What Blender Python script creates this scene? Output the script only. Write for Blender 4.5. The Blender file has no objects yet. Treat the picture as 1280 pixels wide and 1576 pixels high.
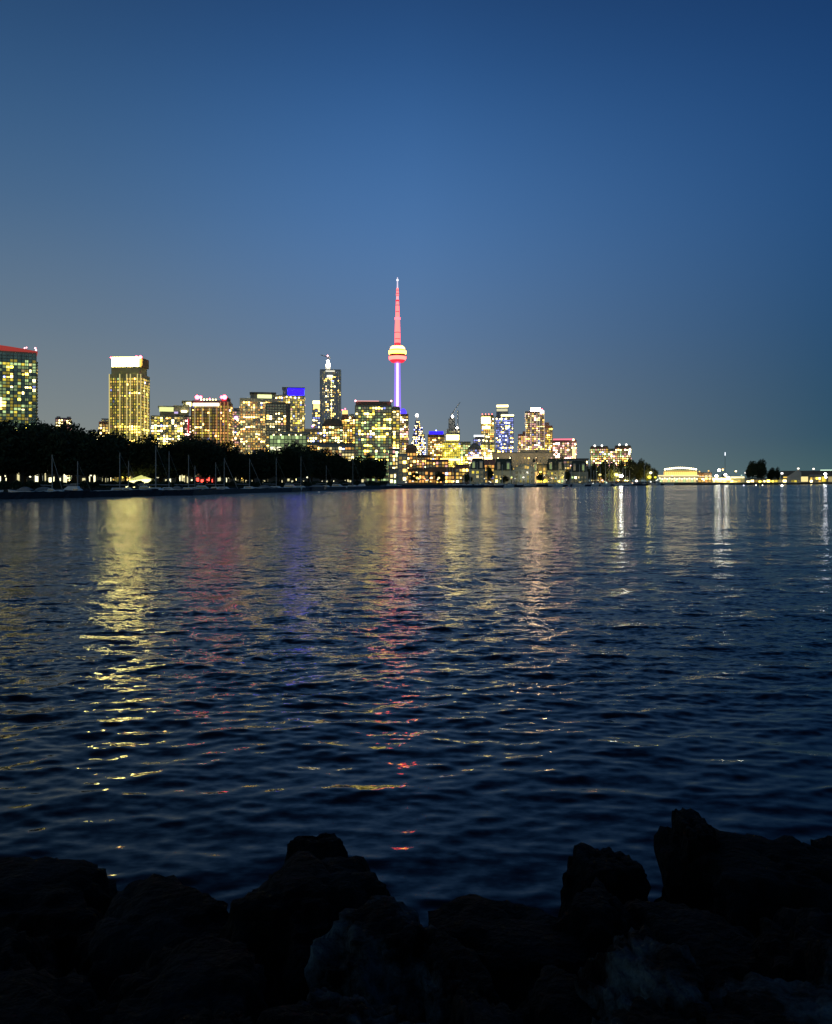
import bpy, math, random
import numpy as np
from mathutils import Vector, noise as mnoise
R = math.radians
C = bpy.context.scene.collection
sc = bpy.context.scene
random.seed(7)

# ------------------------------------------------------------------ camera
CAM_H, HZ, F = 3.0, 741.0, 1280.0          # eye height (m), horizon row, focal length in photo pixels
cd = bpy.data.cameras.new('camera'); cam = bpy.data.objects.new('camera', cd); C.objects.link(cam)
cam.location = (0, 0, CAM_H); cam.rotation_euler = (R(90), 0, 0)
cd.sensor_fit = 'HORIZONTAL'; cd.sensor_width = 36; cd.lens = 36.0
cd.shift_y = -(788 - HZ) / 1280.0
cd.clip_start = 0.1; cd.clip_end = 60000
sc.camera = cam

# ------------------------------------------------------------------ dusk sky (world)
w = bpy.data.worlds.new('World'); sc.world = w; w.use_nodes = True
nt = w.node_tree; N = nt.nodes; Lk = nt.links; N.clear()
def srgb(r, g, b):
    f = lambda c: ((c / 255 + 0.055) / 1.055) ** 2.4 if c > 10 else c / 255 / 12.92
    return (f(r), f(g), f(b), 1)
out = N.new('ShaderNodeOutputWorld'); bg = N.new('ShaderNodeBackground')
tc = N.new('ShaderNodeTexCoord'); sep = N.new('ShaderNodeSeparateXYZ')
nrm = N.new('ShaderNodeVectorMath'); nrm.operation = 'NORMALIZE'
Lk.new(tc.outputs['Generated'], nrm.inputs[0]); Lk.new(nrm.outputs[0], sep.inputs[0])
def ramp(stops):
    r = N.new('ShaderNodeValToRGB'); e = r.color_ramp.elements
    while len(e) < len(stops): e.new(0.5)
    for i, (p, c) in enumerate(stops): e[i].position = p; e[i].color = srgb(*c)
    r.color_ramp.interpolation = 'B_SPLINE' if len(stops) > 3 else 'LINEAR'
    Lk.new(sep.outputs['Z'], r.inputs[0]); return r
# elevation gradients of the dusk sky: town side (left), middle, lake side (right)
rl = ramp([(0.0, (140, 144, 132)), (0.08, (121, 131, 134)), (0.17, (102, 121, 138)), (0.30, (68, 104, 142)), (0.45, (40, 78, 122)), (0.62, (20, 34, 64)), (1.0, (8, 13, 26))])
rm = ramp([(0.0, (130, 138, 134)), (0.08, (112, 128, 143)), (0.17, (93, 121, 155)), (0.30, (73, 117, 170)), (0.45, (38, 83, 138)), (0.62, (19, 33, 68)), (1.0, (8, 13, 26))])
rr = ramp([(0.0, (70, 98, 100)), (0.05, (44, 78, 98)), (0.17, (38, 76, 114)), (0.30, (33, 76, 126)), (0.45, (20, 58, 108)), (0.62, (12, 24, 56)), (1.0, (8, 13, 26))])
m1 = N.new('ShaderNodeMapRange'); m1.inputs['From Min'].default_value = -0.45; m1.inputs['From Max'].default_value = 0.0; m1.interpolation_type = 'SMOOTHSTEP'
m2 = N.new('ShaderNodeMapRange'); m2.inputs['From Min'].default_value = 0.0; m2.inputs['From Max'].default_value = 0.46; m2.interpolation_type = 'LINEAR'
Lk.new(sep.outputs['X'], m1.inputs['Value']); Lk.new(sep.outputs['X'], m2.inputs['Value'])
def wmix(f, a, b):
    m = N.new('ShaderNodeMix'); m.data_type = 'RGBA'
    Lk.new(f, m.inputs[0]); Lk.new(a, m.inputs[6]); Lk.new(b, m.inputs[7]); return m.outputs[2]
a = wmix(m1.outputs[0], rl.outputs[0], rm.outputs[0]); b = wmix(m2.outputs[0], a, rr.outputs[0])
# the west, behind the viewer, keeps a little more of the afterglow
back = N.new('ShaderNodeMapRange'); back.inputs['From Min'].default_value = -0.2; back.inputs['From Max'].default_value = 0.75
back.inputs['To Min'].default_value = 1.9; back.inputs['To Max'].default_value = 1.0; back.interpolation_type = 'SMOOTHSTEP'
Lk.new(sep.outputs['Y'], back.inputs['Value'])
mul = N.new('ShaderNodeVectorMath'); mul.operation = 'SCALE'; Lk.new(b, mul.inputs[0]); Lk.new(back.outputs[0], mul.inputs['Scale'])
sky = N.new('ShaderNodeTexSky'); sky.sky_type = 'NISHITA'; sky.sun_disc = False
sky.sun_elevation = R(-4); sky.sun_rotation = R(-70)
sks = N.new('ShaderNodeVectorMath'); sks.operation = 'SCALE'; sks.inputs['Scale'].default_value = 0.05
Lk.new(sky.outputs[0], sks.inputs[0])
addv = N.new('ShaderNodeVectorMath'); addv.operation = 'ADD'; 
bt = N.new('ShaderNodeMapRange'); bt.inputs['From Min'].default_value = -0.2; bt.inputs['From Max'].default_value = 0.6; Lk.new(sep.outputs['Y'], bt.inputs['Value'])
tint = N.new('ShaderNodeMix'); tint.data_type = 'RGBA'; tint.inputs[6].default_value = (1.35, 1.0, .66, 1); tint.inputs[7].default_value = (1, 1, 1, 1); Lk.new(bt.outputs[0], tint.inputs[0])
mt = N.new('ShaderNodeVectorMath'); mt.operation = 'MULTIPLY'; Lk.new(mul.outputs[0], mt.inputs[0]); Lk.new(tint.outputs[2], mt.inputs[1])
Lk.new(mt.outputs[0], addv.inputs[0]); Lk.new(sks.outputs[0], addv.inputs[1])
Lk.new(addv.outputs[0], bg.inputs[0]); bg.inputs[1].default_value = 1.0; Lk.new(bg.outputs[0], out.inputs[0])

sc.view_settings.view_transform = 'Standard'; sc.view_settings.look = 'None'
sc.view_settings.exposure = 0.0; sc.view_settings.gamma = 1.0
sc.cycles.max_bounces = 4; sc.cycles.diffuse_bounces = 1; sc.cycles.glossy_bounces = 3
sc.cycles.use_denoising = True
sc.cycles.caustics_reflective = False; sc.cycles.caustics_refractive = False
sc.cycles.sample_clamp_indirect = 60.0

# ------------------------------------------------------------------ helpers
def X(px, D): return (px - 640.0) / F * D
def Z(py, D): return CAM_H + (HZ - py) / F * D
LAND = 1.3

MATS = {}
def mat(name, col, rough=0.8, var=0.25, scale=1.0, metal=0.0, bump=0.0, spec=0.5):
    if name in MATS: return MATS[name]
    m = bpy.data.materials.new(name); m.use_nodes = True; n = m.node_tree.nodes; l = m.node_tree.links
    p = n['Principled BSDF']; p.inputs['Roughness'].default_value = rough; p.inputs['Metallic'].default_value = metal
    p.inputs['Specular IOR Level'].default_value = spec
    t = n.new('ShaderNodeTexCoord'); nz = n.new('ShaderNodeTexNoise'); nz.inputs['Scale'].default_value = scale; nz.inputs['Detail'].default_value = 4
    l.new(t.outputs['Object'], nz.inputs['Vector'])
    mr = n.new('ShaderNodeMapRange'); mr.inputs['From Min'].default_value = 0.3; mr.inputs['From Max'].default_value = 0.7
    mr.inputs['To Min'].default_value = 1 - var; mr.inputs['To Max'].default_value = 1 + var
    l.new(nz.outputs['Fac'], mr.inputs['Value'])
    v = n.new('ShaderNodeVectorMath'); v.operation = 'SCALE'; v.inputs[0].default_value = col[:3]
    l.new(mr.outputs[0], v.inputs['Scale']); l.new(v.outputs[0], p.inputs['Base Color'])
    if bump:
        b = n.new('ShaderNodeBump'); b.inputs['Strength'].default_value = bump; l.new(nz.outputs['Fac'], b.inputs['Height']); l.new(b.outputs[0], p.inputs['Normal'])
    MATS[name] = m; return m
def em(name, col, s, var=0.0):
    """glowing surface: lit glass, lamps, and parts whose lit look is put into emission"""
    if name in MATS: return MATS[name]
    m = bpy.data.materials.new(name); m.use_nodes = True; n = m.node_tree.nodes; l = m.node_tree.links
    p = n['Principled BSDF']; p.inputs['Base Color'].default_value = (0.05, 0.05, 0.05, 1); p.inputs['Roughness'].default_value = 0.4
    p.inputs['Emission Color'].default_value = (*col[:3], 1); p.inputs['Emission Strength'].default_value = s
    if var:
        oi = n.new('ShaderNodeObjectInfo'); mr = n.new('ShaderNodeMapRange')
        mr.inputs['To Min'].default_value = s * (1 - var); mr.inputs['To Max'].default_value = s * (1 + var)
        l.new(oi.outputs['Random'], mr.inputs['Value']); l.new(mr.outputs[0], p.inputs['Emission Strength'])
    m.cycles.emission_sampling = 'NONE'
    MATS[name] = m; return m

class MB:
    def __init__(s): s.v = []; s.f = []; s.m = []; s.mats = []
    def mi(s, m):
        if m not in s.mats: s.mats.append(m)
        return s.mats.index(m)
    def face(s, pts, m=None):
        k = len(s.v); s.v += [tuple(p) for p in pts]; s.f.append(tuple(range(k, k + len(pts)))); s.m.append(s.mi(m) if m else 0)
    def box(s, x0, x1, y0, y1, z0, z1, m=None, T=None):
        c = [Vector((x, y, z)) for z in (z0, z1) for y in (y0, y1) for x in (x0, x1)]
        if T: c = [T(p) for p in c]
        k = len(s.v); s.v += [tuple(p) for p in c]; i = s.mi(m) if m else 0
        for q in ((0, 2, 3, 1), (4, 5, 7, 6), (0, 1, 5, 4), (2, 6, 7, 3), (0, 4, 6, 2), (1, 3, 7, 5)):
            s.f.append(tuple(k + a for a in q)); s.m.append(i)
    def tube(s, p0, p1, r0, r1=None, n=8, m=None, cap=True):
        p0 = Vector(p0); p1 = Vector(p1); r1 = r0 if r1 is None else r1
        d = (p1 - p0).normalized(); u = d.orthogonal().normalized(); w_ = d.cross(u)
        k = len(s.v); i = s.mi(m) if m else 0
        for p, r in ((p0, r0), (p1, r1)):
            for j in range(n):
                a = 2 * math.pi * j / n; s.v.append(tuple(p + u * (r * math.cos(a)) + w_ * (r * math.sin(a))))
        for j in range(n):
            s.f.append((k + j, k + (j + 1) % n, k + n + (j + 1) % n, k + n + j)); s.m.append(i)
        if cap:
            s.f.append(tuple(k + j for j in reversed(range(n)))); s.m.append(i); s.f.append(tuple(k + n + j for j in range(n))); s.m.append(i)
    def lathe(s, prof, n=20, m=None, c=(0, 0)):
        k = len(s.v); i = s.mi(m) if m else 0
        for r, z in prof:
            for j in range(n):
                a = 2 * math.pi * j / n; s.v.append((c[0] + r * math.cos(a), c[1] + r * math.sin(a), z))
        for q in range(len(prof) - 1):
            for j in range(n):
                s.f.append((k + q * n + j, k + q * n + (j + 1) % n, k + (q + 1) * n + (j + 1) % n, k + (q + 1) * n + j)); s.m.append(i)
        s.f.append(tuple(k + j for j in reversed(range(n)))); s.m.append(i)
        s.f.append(tuple(k + (len(prof) - 1) * n + j for j in range(n))); s.m.append(i)
    def ball(s, c, r, m=None, n=10, sx=1, sy=1, sz=1):
        k = len(s.v); i = s.mi(m) if m else 0; h = n // 2
        for q in range(h + 1):
            t = math.pi * q / h
            for j in range(n):
                a = 2 * math.pi * j / n
                s.v.append((c[0] + sx * r * math.sin(t) * math.cos(a), c[1] + sy * r * math.sin(t) * math.sin(a), c[2] + sz * r * math.cos(t)))
        for q in range(h):
            for j in range(n):
                s.f.append((k + q * n + j, k + (q + 1) * n + j, k + (q + 1) * n + (j + 1) % n, k + q * n + (j + 1) % n)); s.m.append(i)
    def mesh(s, name, m=None, smooth=False):
        me = bpy.data.meshes.new(name); me.from_pydata(s.v, [], s.f)
        if m: me.materials.append(m)
        else:
            for q in s.mats: me.materials.append(q)
            me.polygons.foreach_set('material_index', s.m)
        if smooth: me.polygons.foreach_set('use_smooth', [True] * len(s.f))
        me.update(); return me
    def build(s, name, m=None, parent=None, smooth=False, loc=None):
        return link(name, s.mesh(name, m, smooth), parent, loc)
def link(name, me, parent=None, loc=None):
    o = bpy.data.objects.new(name, me); C.objects.link(o)
    if parent: o.parent = parent
    if loc: o.location = loc
    return o
def tag(o, label=None, cat=None, group=None, kind=None):
    if label: o['label'] = label
    if cat: o['category'] = cat
    if group: o['group'] = group
    if kind: o['kind'] = kind
    return o
def thing(name, label, cat, loc=(0, 0, 0), rz=0, group=None):
    o = bpy.data.objects.new(name, None); C.objects.link(o); o.location = loc; o.rotation_euler = (0, 0, rz); o.empty_display_size = 1
    return tag(o, label, cat, group)
def copy_tree(o, parent=None):
    c = o.copy(); C.objects.link(c)
    if parent: c.parent = parent
    for ch in list(o.children): copy_tree(ch, c)
    return c

# ------------------------------------------------------------------ water
def water():
    rows = [2.2]
    while rows[-1] < 260:
        r = rows[-1]; rows.append(r + max(0.030, r * r / (3 * 832.0) * 0.72))
    while rows[-1] < 30000: rows.append(rows[-1] * 1.06)
    rows = np.array(rows)
    ang = np.concatenate([np.arange(-88, -34, 1.0), np.arange(-34, 34.01, 0.115), np.arange(35, 89, 1.0)]) * math.pi / 180
    Rr, A = np.meshgrid(rows, ang, indexing='ij')
    x = Rr * np.sin(A); y = Rr * np.cos(A)
    dr = np.gradient(rows)[:, None]
    rng = np.random.RandomState(11)
    n = 110; L = np.exp(np.linspace(math.log(0.14), math.log(9.0), n)); tgt = 0.113
    # short steep ripples carry most of the slope
    wgt = 1.0 / (1 + (L / 0.75) ** 1.5) * (L / (L + 0.15)); wgt /= math.sqrt((wgt ** 2).sum())
    sl = tgt * wgt * math.sqrt(2)
    th = R(97) + rng.normal(0, 0.58, n)
    ph = rng.uniform(0, 2 * math.pi, n)
    z = np.zeros_like(x); dx = np.zeros_like(x); dy = np.zeros_like(x); res = np.zeros((len(rows), 1))
    # gust patches
    g = np.zeros_like(x)
    for q in range(14):
        a_ = rng.uniform(0, math.pi * 2); lw = rng.uniform(6, 40)
        g += np.sin(2 * math.pi / lw * (x * 0.35 * math.cos(a_) + y * math.sin(a_)) + rng.uniform(0, 6.28))
    g = 1.0 + 0.13 * g / math.sqrt(7)
    g = np.clip(g, 0.7, 1.4)
    for i in range(n):
        k = 2 * math.pi / L[i]
        att = np.clip((L[i] / dr - 2.5) / 2.5, 0, 1)
        res += (sl[i] ** 2 / 2) * (1 - att ** 2)
        if att.max() <= 0: continue
        nz_ = int((att[:, 0] > 0).sum()) + 1
        kx, ky = k * math.cos(th[i]), k * math.sin(th[i])
        p = kx * x[:nz_] + ky * y[:nz_] + ph[i]
        amp = sl[i] / k * att[:nz_]
        z[:nz_] += amp * np.cos(p); s_ = amp * np.sin(p) * 0.8
        dx[:nz_] -= s_ * math.cos(th[i]); dy[:nz_] -= s_ * math.sin(th[i])
    z *= g
    # calmer in the lee of the boulders
    cal = np.clip((Rr - 2.0) / 9.0, 0.55, 1); z *= cal
    co = np.stack([x + dx, y + dy, z], -1).reshape(-1, 3).astype(np.float32)
    nr, nc = x.shape
    idx = np.arange(nr * nc).reshape(nr, nc)
    f = np.stack([idx[:-1, :-1], idx[:-1, 1:], idx[1:, 1:], idx[1:, :-1]], -1).reshape(-1, 4)[:, ::-1]
    me = bpy.data.meshes.new('water'); me.vertices.add(len(co)); me.vertices.foreach_set('co', co.ravel())
    me.loops.add(f.size); me.loops.foreach_set('vertex_index', f.ravel().astype(np.int32))
    me.polygons.add(len(f)); me.polygons.foreach_set('loop_start', np.arange(0, f.size, 4, dtype=np.int32))
    me.polygons.foreach_set('loop_total', np.full(len(f), 4, dtype=np.int32))
    me.polygons.foreach_set('use_smooth', np.ones(len(f), dtype=bool))
    me.update(calc_edges=True)
    at = me.attributes.new('ripple', 'FLOAT', 'POINT')
    rr_ = (np.sqrt(res + 0.022 ** 2) * g).reshape(-1).astype(np.float32)
    at.data.foreach_set('value', rr_)
    m = bpy.data.materials.new('lake_water'); m.use_nodes = True; n_ = m.node_tree.nodes; l = m.node_tree.links
    p = n_['Principled BSDF']; p.inputs['Base Color'].default_value = (0.0015, 0.003, 0.006, 1); p.inputs['Roughness'].default_value = 0.03
    p.inputs['IOR'].default_value = 1.265
    tcn = n_.new('ShaderNodeTexCoord')
    def noi(sx, sy, sc_, det, off):
        mp = n_.new('ShaderNodeMapping'); mp.inputs['Scale'].default_value = (sx, sy, 1); mp.inputs['Location'].default_value = (off, off * 2, 0); mp.inputs['Rotation'].default_value = (0, 0, R(-6))
        l.new(tcn.outputs['Object'], mp.inputs[0])
        q = n_.new('ShaderNodeTexNoise'); q.inputs['Scale'].default_value = sc_; q.inputs['Detail'].default_value = det; q.inputs['Roughness'].default_value = 0.6
        l.new(mp.outputs[0], q.inputs['Vector'])
        s_ = n_.new('ShaderNodeVectorMath'); s_.operation = 'SUBTRACT'; s_.inputs[1].default_value = (0.5, 0.5, 0.5); l.new(q.outputs['Color'], s_.inputs[0]); return s_.outputs[0]
    n1 = noi(0.40, 1.0, 3.4, 3, 3.0); n2 = noi(0.6, 1.0, 11.0, 2, 17.0)
    ad = n_.new('ShaderNodeVectorMath'); ad.operation = 'ADD'; l.new(n1, ad.inputs[0]); l.new(n2, ad.inputs[1])
    fl = n_.new('ShaderNodeVectorMath'); fl.operation = 'MULTIPLY'; fl.inputs[1].default_value = (0.5 * 8.5, 1.0 * 8.5, 0.0); l.new(ad.outputs[0], fl.inputs[0])
    att_ = n_.new('ShaderNodeAttribute'); att_.attribute_name = 'ripple'
    s2 = n_.new('ShaderNodeVectorMath'); s2.operation = 'SCALE'; l.new(fl.outputs[0], s2.inputs[0]); l.new(att_.outputs['Fac'], s2.inputs['Scale'])
    geo = n_.new('ShaderNodeNewGeometry')
    a2 = n_.new('ShaderNodeVectorMath'); a2.operation = 'ADD'; l.new(geo.outputs['Normal'], a2.inputs[0]); l.new(s2.outputs[0], a2.inputs[1])
    nn = n_.new('ShaderNodeVectorMath'); nn.operation = 'NORMALIZE'; l.new(a2.outputs[0], nn.inputs[0]); l.new(nn.outputs[0], p.inputs['Normal'])
    rg = n_.new('ShaderNodeMath'); rg.operation = 'MULTIPLY'; rg.inputs[1].default_value = 0.17; l.new(att_.outputs['Fac'], rg.inputs[0])
    rq = n_.new('ShaderNodeMath'); rq.operation = 'SQRT'; l.new(rg.outputs[0], rq.inputs[0]); l.new(rq.outputs[0], p.inputs['Roughness'])
    me.materials.append(m)
    tag(link('water', me), kind='structure')
water()

# ------------------------------------------------------------------ land, breakwater, lake bed
SHORE = [(-420, 150), (-100, 168), (0, 184), (150, 208), (300, 245), (450, 300), (600, 385), (700, 425), (770, 440), (860, 478), (1000, 640), (1140, 760), (1290, 930), (1500, 1200)]
def lerp_tab(tab, px):
    for (a, b), (c, d) in zip(tab, tab[1:]):
        if a <= px <= c: return b + (d - b) * (px - a) / (c - a)
    return tab[0][1] if px < tab[0][0] else tab[-1][1]
mb = MB(); top = []; bot = []
random.seed(3)
pts = []
for (a_, b_), (c_, d_) in zip(SHORE, SHORE[1:]):
    for q in range(10):
        t = q / 10; px = a_ + (c_ - a_) * t; D = b_ + (d_ - b_) * t + random.uniform(-1, 1); pts.append((X(px, D), D))
for (x0, y0), (x1, y1) in zip(pts, pts[1:]):
    mb.face([(x0, y0, -1), (x1, y1, -1), (x1, y1 + 1.2, LAND), (x0, y0 + 1.2, LAND)])
mg = mat('earth_ground', (0.035, 0.04, 0.03), 0.95, 0.4, 0.2)
far = 30000
for (x0, y0), (x1, y1) in zip(pts, pts[1:]):
    mb.face([(x0, y0 + 1.2, LAND), (x1, y1 + 1.2, LAND), (x1 / y1 * far, far, LAND), (x0 / y0 * far, far, LAND)])
tag(mb.build('ground', mg), kind='structure')
mb = MB(); mb.box(-400, 400, -30, 30, -3, -1.2); tag(mb.build('lake_bed', mat('lake_bed', (0.02, 0.02, 0.02))), kind='structure')

rock_dark = mat('wet_rock', (0.010, 0.011, 0.012), 0.6, 0.5, 2.0, bump=0.4)
# rubble breakwater in front of the marina
OUT = [(-420, 122), (-100, 134), (0, 142), (150, 160), (300, 184), (450, 240), (590, 335), (700, 395), (775, 425)]
def berm(tab, label, h=1.15, wid=3.0):
    mb = MB(); rng = random.Random(5); rows = []
    for (a_, b_), (c_, d_) in zip(tab, tab[1:]):
        n = 24
        for q in range(n + (1 if (c_, d_) == tab[-1] else 0)):
            t = q / n; px = a_ + (c_ - a_) * t; D = b_ + (d_ - b_) * t; rows.append((X(px, D), D))
    sec = [(-wid * .9, -0.6), (-wid * .55, 0.3), (-wid * .2, h), (wid * .2, h), (wid * .9, -0.6)]
    k = len(sec)
    for (x_, y_) in rows:
        for (dy, z_) in sec: mb.v.append((x_, y_ + dy + rng.uniform(-.25, .25), z_ + rng.uniform(-.12, .12)))
    for i in range(len(rows) - 1):
        for j in range(k - 1):
            a = i * k + j; mb.f.append((a, a + k, a + k + 1, a + 1)); mb.m.append(0)
    o = mb.build('breakwater', rock_dark); tag(o, label, 'breakwater'); return o
berm(OUT, 'low dark rubble breakwater running in front of the moored boats')

# ------------------------------------------------------------------ lit materials
GLASS = mat('dark_glass', (0.36, 0.35, 0.27), 0.18, 0.35, 0.12, metal=0.85)
WARM = (1.0, 0.62, 0.11); YEL = (0.95, 0.74, 0.07); WHT = (1.0, 0.80, 0.32); ORG = (1.0, 0.46, 0.10); GRN = (0.62, 0.85, 0.34); PNK = (1.0, 0.50, 0.42); BLU = (0.34, 0.40, 1.0)
COL = dict(warm=WARM, yel=YEL, wht=WHT, org=ORG, grn=GRN, pnk=PNK, blu=BLU)
def wm(c, lvl):
    s = {'b': 8.5, 'm': 1.05, 'd': 0.34}[lvl]  # dim level is glow added to windows to lift the dark facades
    return em(f'lit_and_fill_glass_{c}_{lvl}', COL[c], s, 0.7 if lvl == 'b' else 0)
RED = em('red_beacon', (1.0, 0.05, 0.08), 22); REDS = em('red_glow', (1.0, 0.07, 0.08), 2.2)
unit = {}
def unit_window(c):
    if c not in unit:
        mb = MB(); mb.box(-.5, .5, -.12, 0, 0, 1); unit[c] = mb.mesh('window', wm(c, 'b'))
    return unit[c]

class Tower:
    def __init__(s, name, label, x0, x1, ytop, D, depth=None, yaw=0, cat='tower', wall=None, group=None, zb=LAND):
        s.D = D; s.k = D / F; s.cx = (x0 + x1) / 2; s.yaw = R(yaw)
        th = math.atan((s.cx - 640) / F); s.ct = math.cos(th); S = (x1 - x0) * s.k * s.ct; s.dep = depth or S * 0.8
        s.W = (S - s.dep * abs(math.sin(s.yaw))) / math.cos(s.yaw) if yaw else S
        s.H = Z(ytop, D) - zb; s.zb = zb
        hd = (s.dep * math.cos(s.yaw) + s.W * abs(math.sin(s.yaw))) / 2
        s.root = thing(name, label, cat, (X(s.cx, D) + hd * math.sin(th), D + hd * math.cos(th), zb), s.yaw - th, group)
        if wall is not None:
            mb = MB(); mb.box(-s.W / 2, s.W / 2, -s.dep / 2, s.dep / 2, 0, s.H); mb.build('wall', wall, s.root)
    def lx(s, px): return (px - s.cx) * s.k * s.ct
    def lz(s, py): return Z(py, s.D) - s.zb
    def box(s, name, px0, px1, py0, py1, m, y0=None, y1=None, parent=None):
        """a box given in photo columns/rows at the distance of this building's front"""
        y0 = -s.dep / 2 - 0.3 if y0 is None else y0; y1 = s.dep / 2 if y1 is None else y1
        mb = MB(); mb.box(s.lx(px0), s.lx(px1), y0, y1, s.lz(py1), s.lz(py0)); return mb.build(name, m, parent or s.root)
    def lbox(s, name, x0, x1, y0, y1, z0, z1, m, parent=None):
        mb = MB(); mb.box(x0, x1, y0, y1, z0, z1); return mb.build(name, m, parent or s.root)
    def lamp(s, px, py, r=1.1, m=None, name='beacon_lamp', y=None):
        mb = MB(); y = -s.dep / 2 if y is None else y
        mb.ball((s.lx(px), y, s.lz(py)), r * s.k, m or RED, 10); return mb.build(name, None, s.root)
    def windows(s, fh=3.1, cw=3.4, lit=0.2, mid=0.2, dim=0.3, pal=('warm', 'yel', 'wht'), dpal=None, faces='FLR', z0=2.0, ztop=None, x0=None, x1=None, fill=(0.74, 0.66), seed=0, cap=100, dark=True, run=0.32, pat=None, proud=0.0):
        rng = random.Random(seed + int(s.cx * 7)); ztop = s.H - 1.0 if ztop is None else ztop
        dpal = dpal or pal; rest = MB(); singles = []
        side = 'L' if s.yaw > 0 or (s.yaw == 0 and s.cx > 640) else 'R'
        for fc in faces:
            Wd = s.W if fc in 'FB' else s.dep
            a0 = -Wd / 2 + 0.6 if (x0 is None or fc != 'F') else x0; a1 = Wd / 2 - 0.6 if (x1 is None or fc != 'F') else x1
            nc = max(1, int(round((a1 - a0) / cw))); cwr = (a1 - a0) / nc
            nrw = max(1, int((ztop - z0) / fh))
            for r in range(nrw):
                prev = None
                floorlit = rng.random() < 0.05
                for c in range(nc):
                    q = rng.random()
                    if prev == 'b' and rng.random() < run: cls = 'b'
                    elif floorlit: cls = 'm'
                    elif q < lit * (1 - run * 0.6): cls = 'b'
                    elif q < lit + mid: cls = 'm'
                    elif q < lit + mid + dim: cls = 'd'
                    else: cls = 'x'
                    if pat: cls = pat(fc, r, c, nrw, nc, cls, rng)
                    prev = cls
                    if cls is None or (cls == 'x' and not dark): continue
                    u = a0 + (c + .5) * cwr; zz = z0 + r * fh + 0.5
                    ww = cwr * fill[0]; hh = fh * fill[1]
                    key = rng.choice(pal if cls == 'b' else dpal)
                    if rng.random() < .06: key = rng.choice(('blu', 'grn', 'pnk', 'org', 'wht'))
                    if cls == 'b' and fc in ('F', side): singles.append((fc, u, zz, ww * rng.choice((1.05, 1.0, .9, .6)), hh * rng.choice((1.05, 1.0, .8, .55)), key)); continue
                    m = GLASS if cls == 'x' else wm(key, cls)
                    e = 0.10
                    if fc == 'F': rest.box(u - ww / 2, u + ww / 2, -s.dep / 2 - e - proud, -s.dep / 2 - proud, zz, zz + hh, m)
                    elif fc == 'L': rest.box(-s.W / 2 - e, -s.W / 2, u - ww / 2, u + ww / 2, zz, zz + hh, m)
                    else: rest.box(s.W / 2, s.W / 2 + e, u - ww / 2, u + ww / 2, zz, zz + hh, m)
        rng.shuffle(singles)
        for i, (fc, u, zz, ww, hh, key) in enumerate(singles):
            if i < cap:
                o = bpy.data.objects.new('window', unit_window(key)); C.objects.link(o); o.parent = s.root
                o.scale = (ww, 1.2, hh)
                if fc == 'F': o.location = (u, -s.dep / 2 - proud, zz)
                elif fc == 'L': o.location = (-s.W / 2, u, zz); o.rotation_euler = (0, 0, R(-90))
                else: o.location = (s.W / 2, u, zz); o.rotation_euler = (0, 0, R(90))
            else:
                m = wm(key, 'b'); e = 0.14
                if fc == 'F': rest.box(u - ww / 2, u + ww / 2, -s.dep / 2 - e - proud, -s.dep / 2 - proud, zz, zz + hh, m)
                elif fc == 'L': rest.box(-s.W / 2 - e, -s.W / 2, u - ww / 2, u + ww / 2, zz, zz + hh, m)
                else: rest.box(s.W / 2, s.W / 2 + e, u - ww / 2, u + ww / 2, zz, zz + hh, m)
        if rest.f:
            o = rest.build('facade_glazing', None, s.root); o['kind'] = 'stuff'
    def slabs(s, n, fh, z0, m, over=0.9, faces='F', x0=None, x1=None, name='balcony'):
        """one projecting slab per storey"""
        x0 = -s.W / 2 - over if x0 is None else x0; x1 = s.W / 2 + over if x1 is None else x1
        mb = MB(); mb.box(x0, x1, -s.dep / 2 - over, s.dep / 2 if 'R' in faces else -s.dep / 2 + 1, 0, 0.55); me = mb.mesh(name, m)
        for i in range(n): link(name, me, s.root, (0, 0, z0 + i * fh))
    def fins(s, pxs, py0, py1, m, w_=0.35, out=0.5, name='pilaster'):
        for px in pxs:
            mb = MB(); mb.box(s.lx(px) - w_ * s.k, s.lx(px) + w_ * s.k, -s.dep / 2 - out, -s.dep / 2 + .1, s.lz(py1), s.lz(py0)); mb.build(name, m, s.root)

CONC = mat('pale_concrete', (0.55, 0.53, 0.48), 0.85, 0.15, 0.1)
GREY = mat('grey_concrete', (0.26, 0.27, 0.27), 0.85, 0.15, 0.1)
GREENW = mat('green_grey_cladding', (0.28, 0.31, 0.24), 0.5, 0.15, 0.1)
OLIVE = mat('olive_stone', (0.55, 0.52, 0.26), 0.8, 0.15, 0.1)
BROWN = mat('brown_brick', (0.34, 0.20, 0.12), 0.85, 0.2, 0.1)
DARKW = mat('dark_cladding', (0.10, 0.105, 0.11), 0.5, 0.2, 0.1)
PINKW = mat('rose_brick', (0.36, 0.20, 0.19), 0.85, 0.2, 0.1)
BLUEG = mat('blue_grey_glass', (0.16, 0.20, 0.30), 0.3, 0.2, 0.1)
BEIGE = mat('beige_stone', (0.45, 0.39, 0.29), 0.85, 0.15, 0.1)
ROOFG = mat('slate_green_roof', (0.045, 0.065, 0.06), 0.7, 0.3, 0.5)

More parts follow.
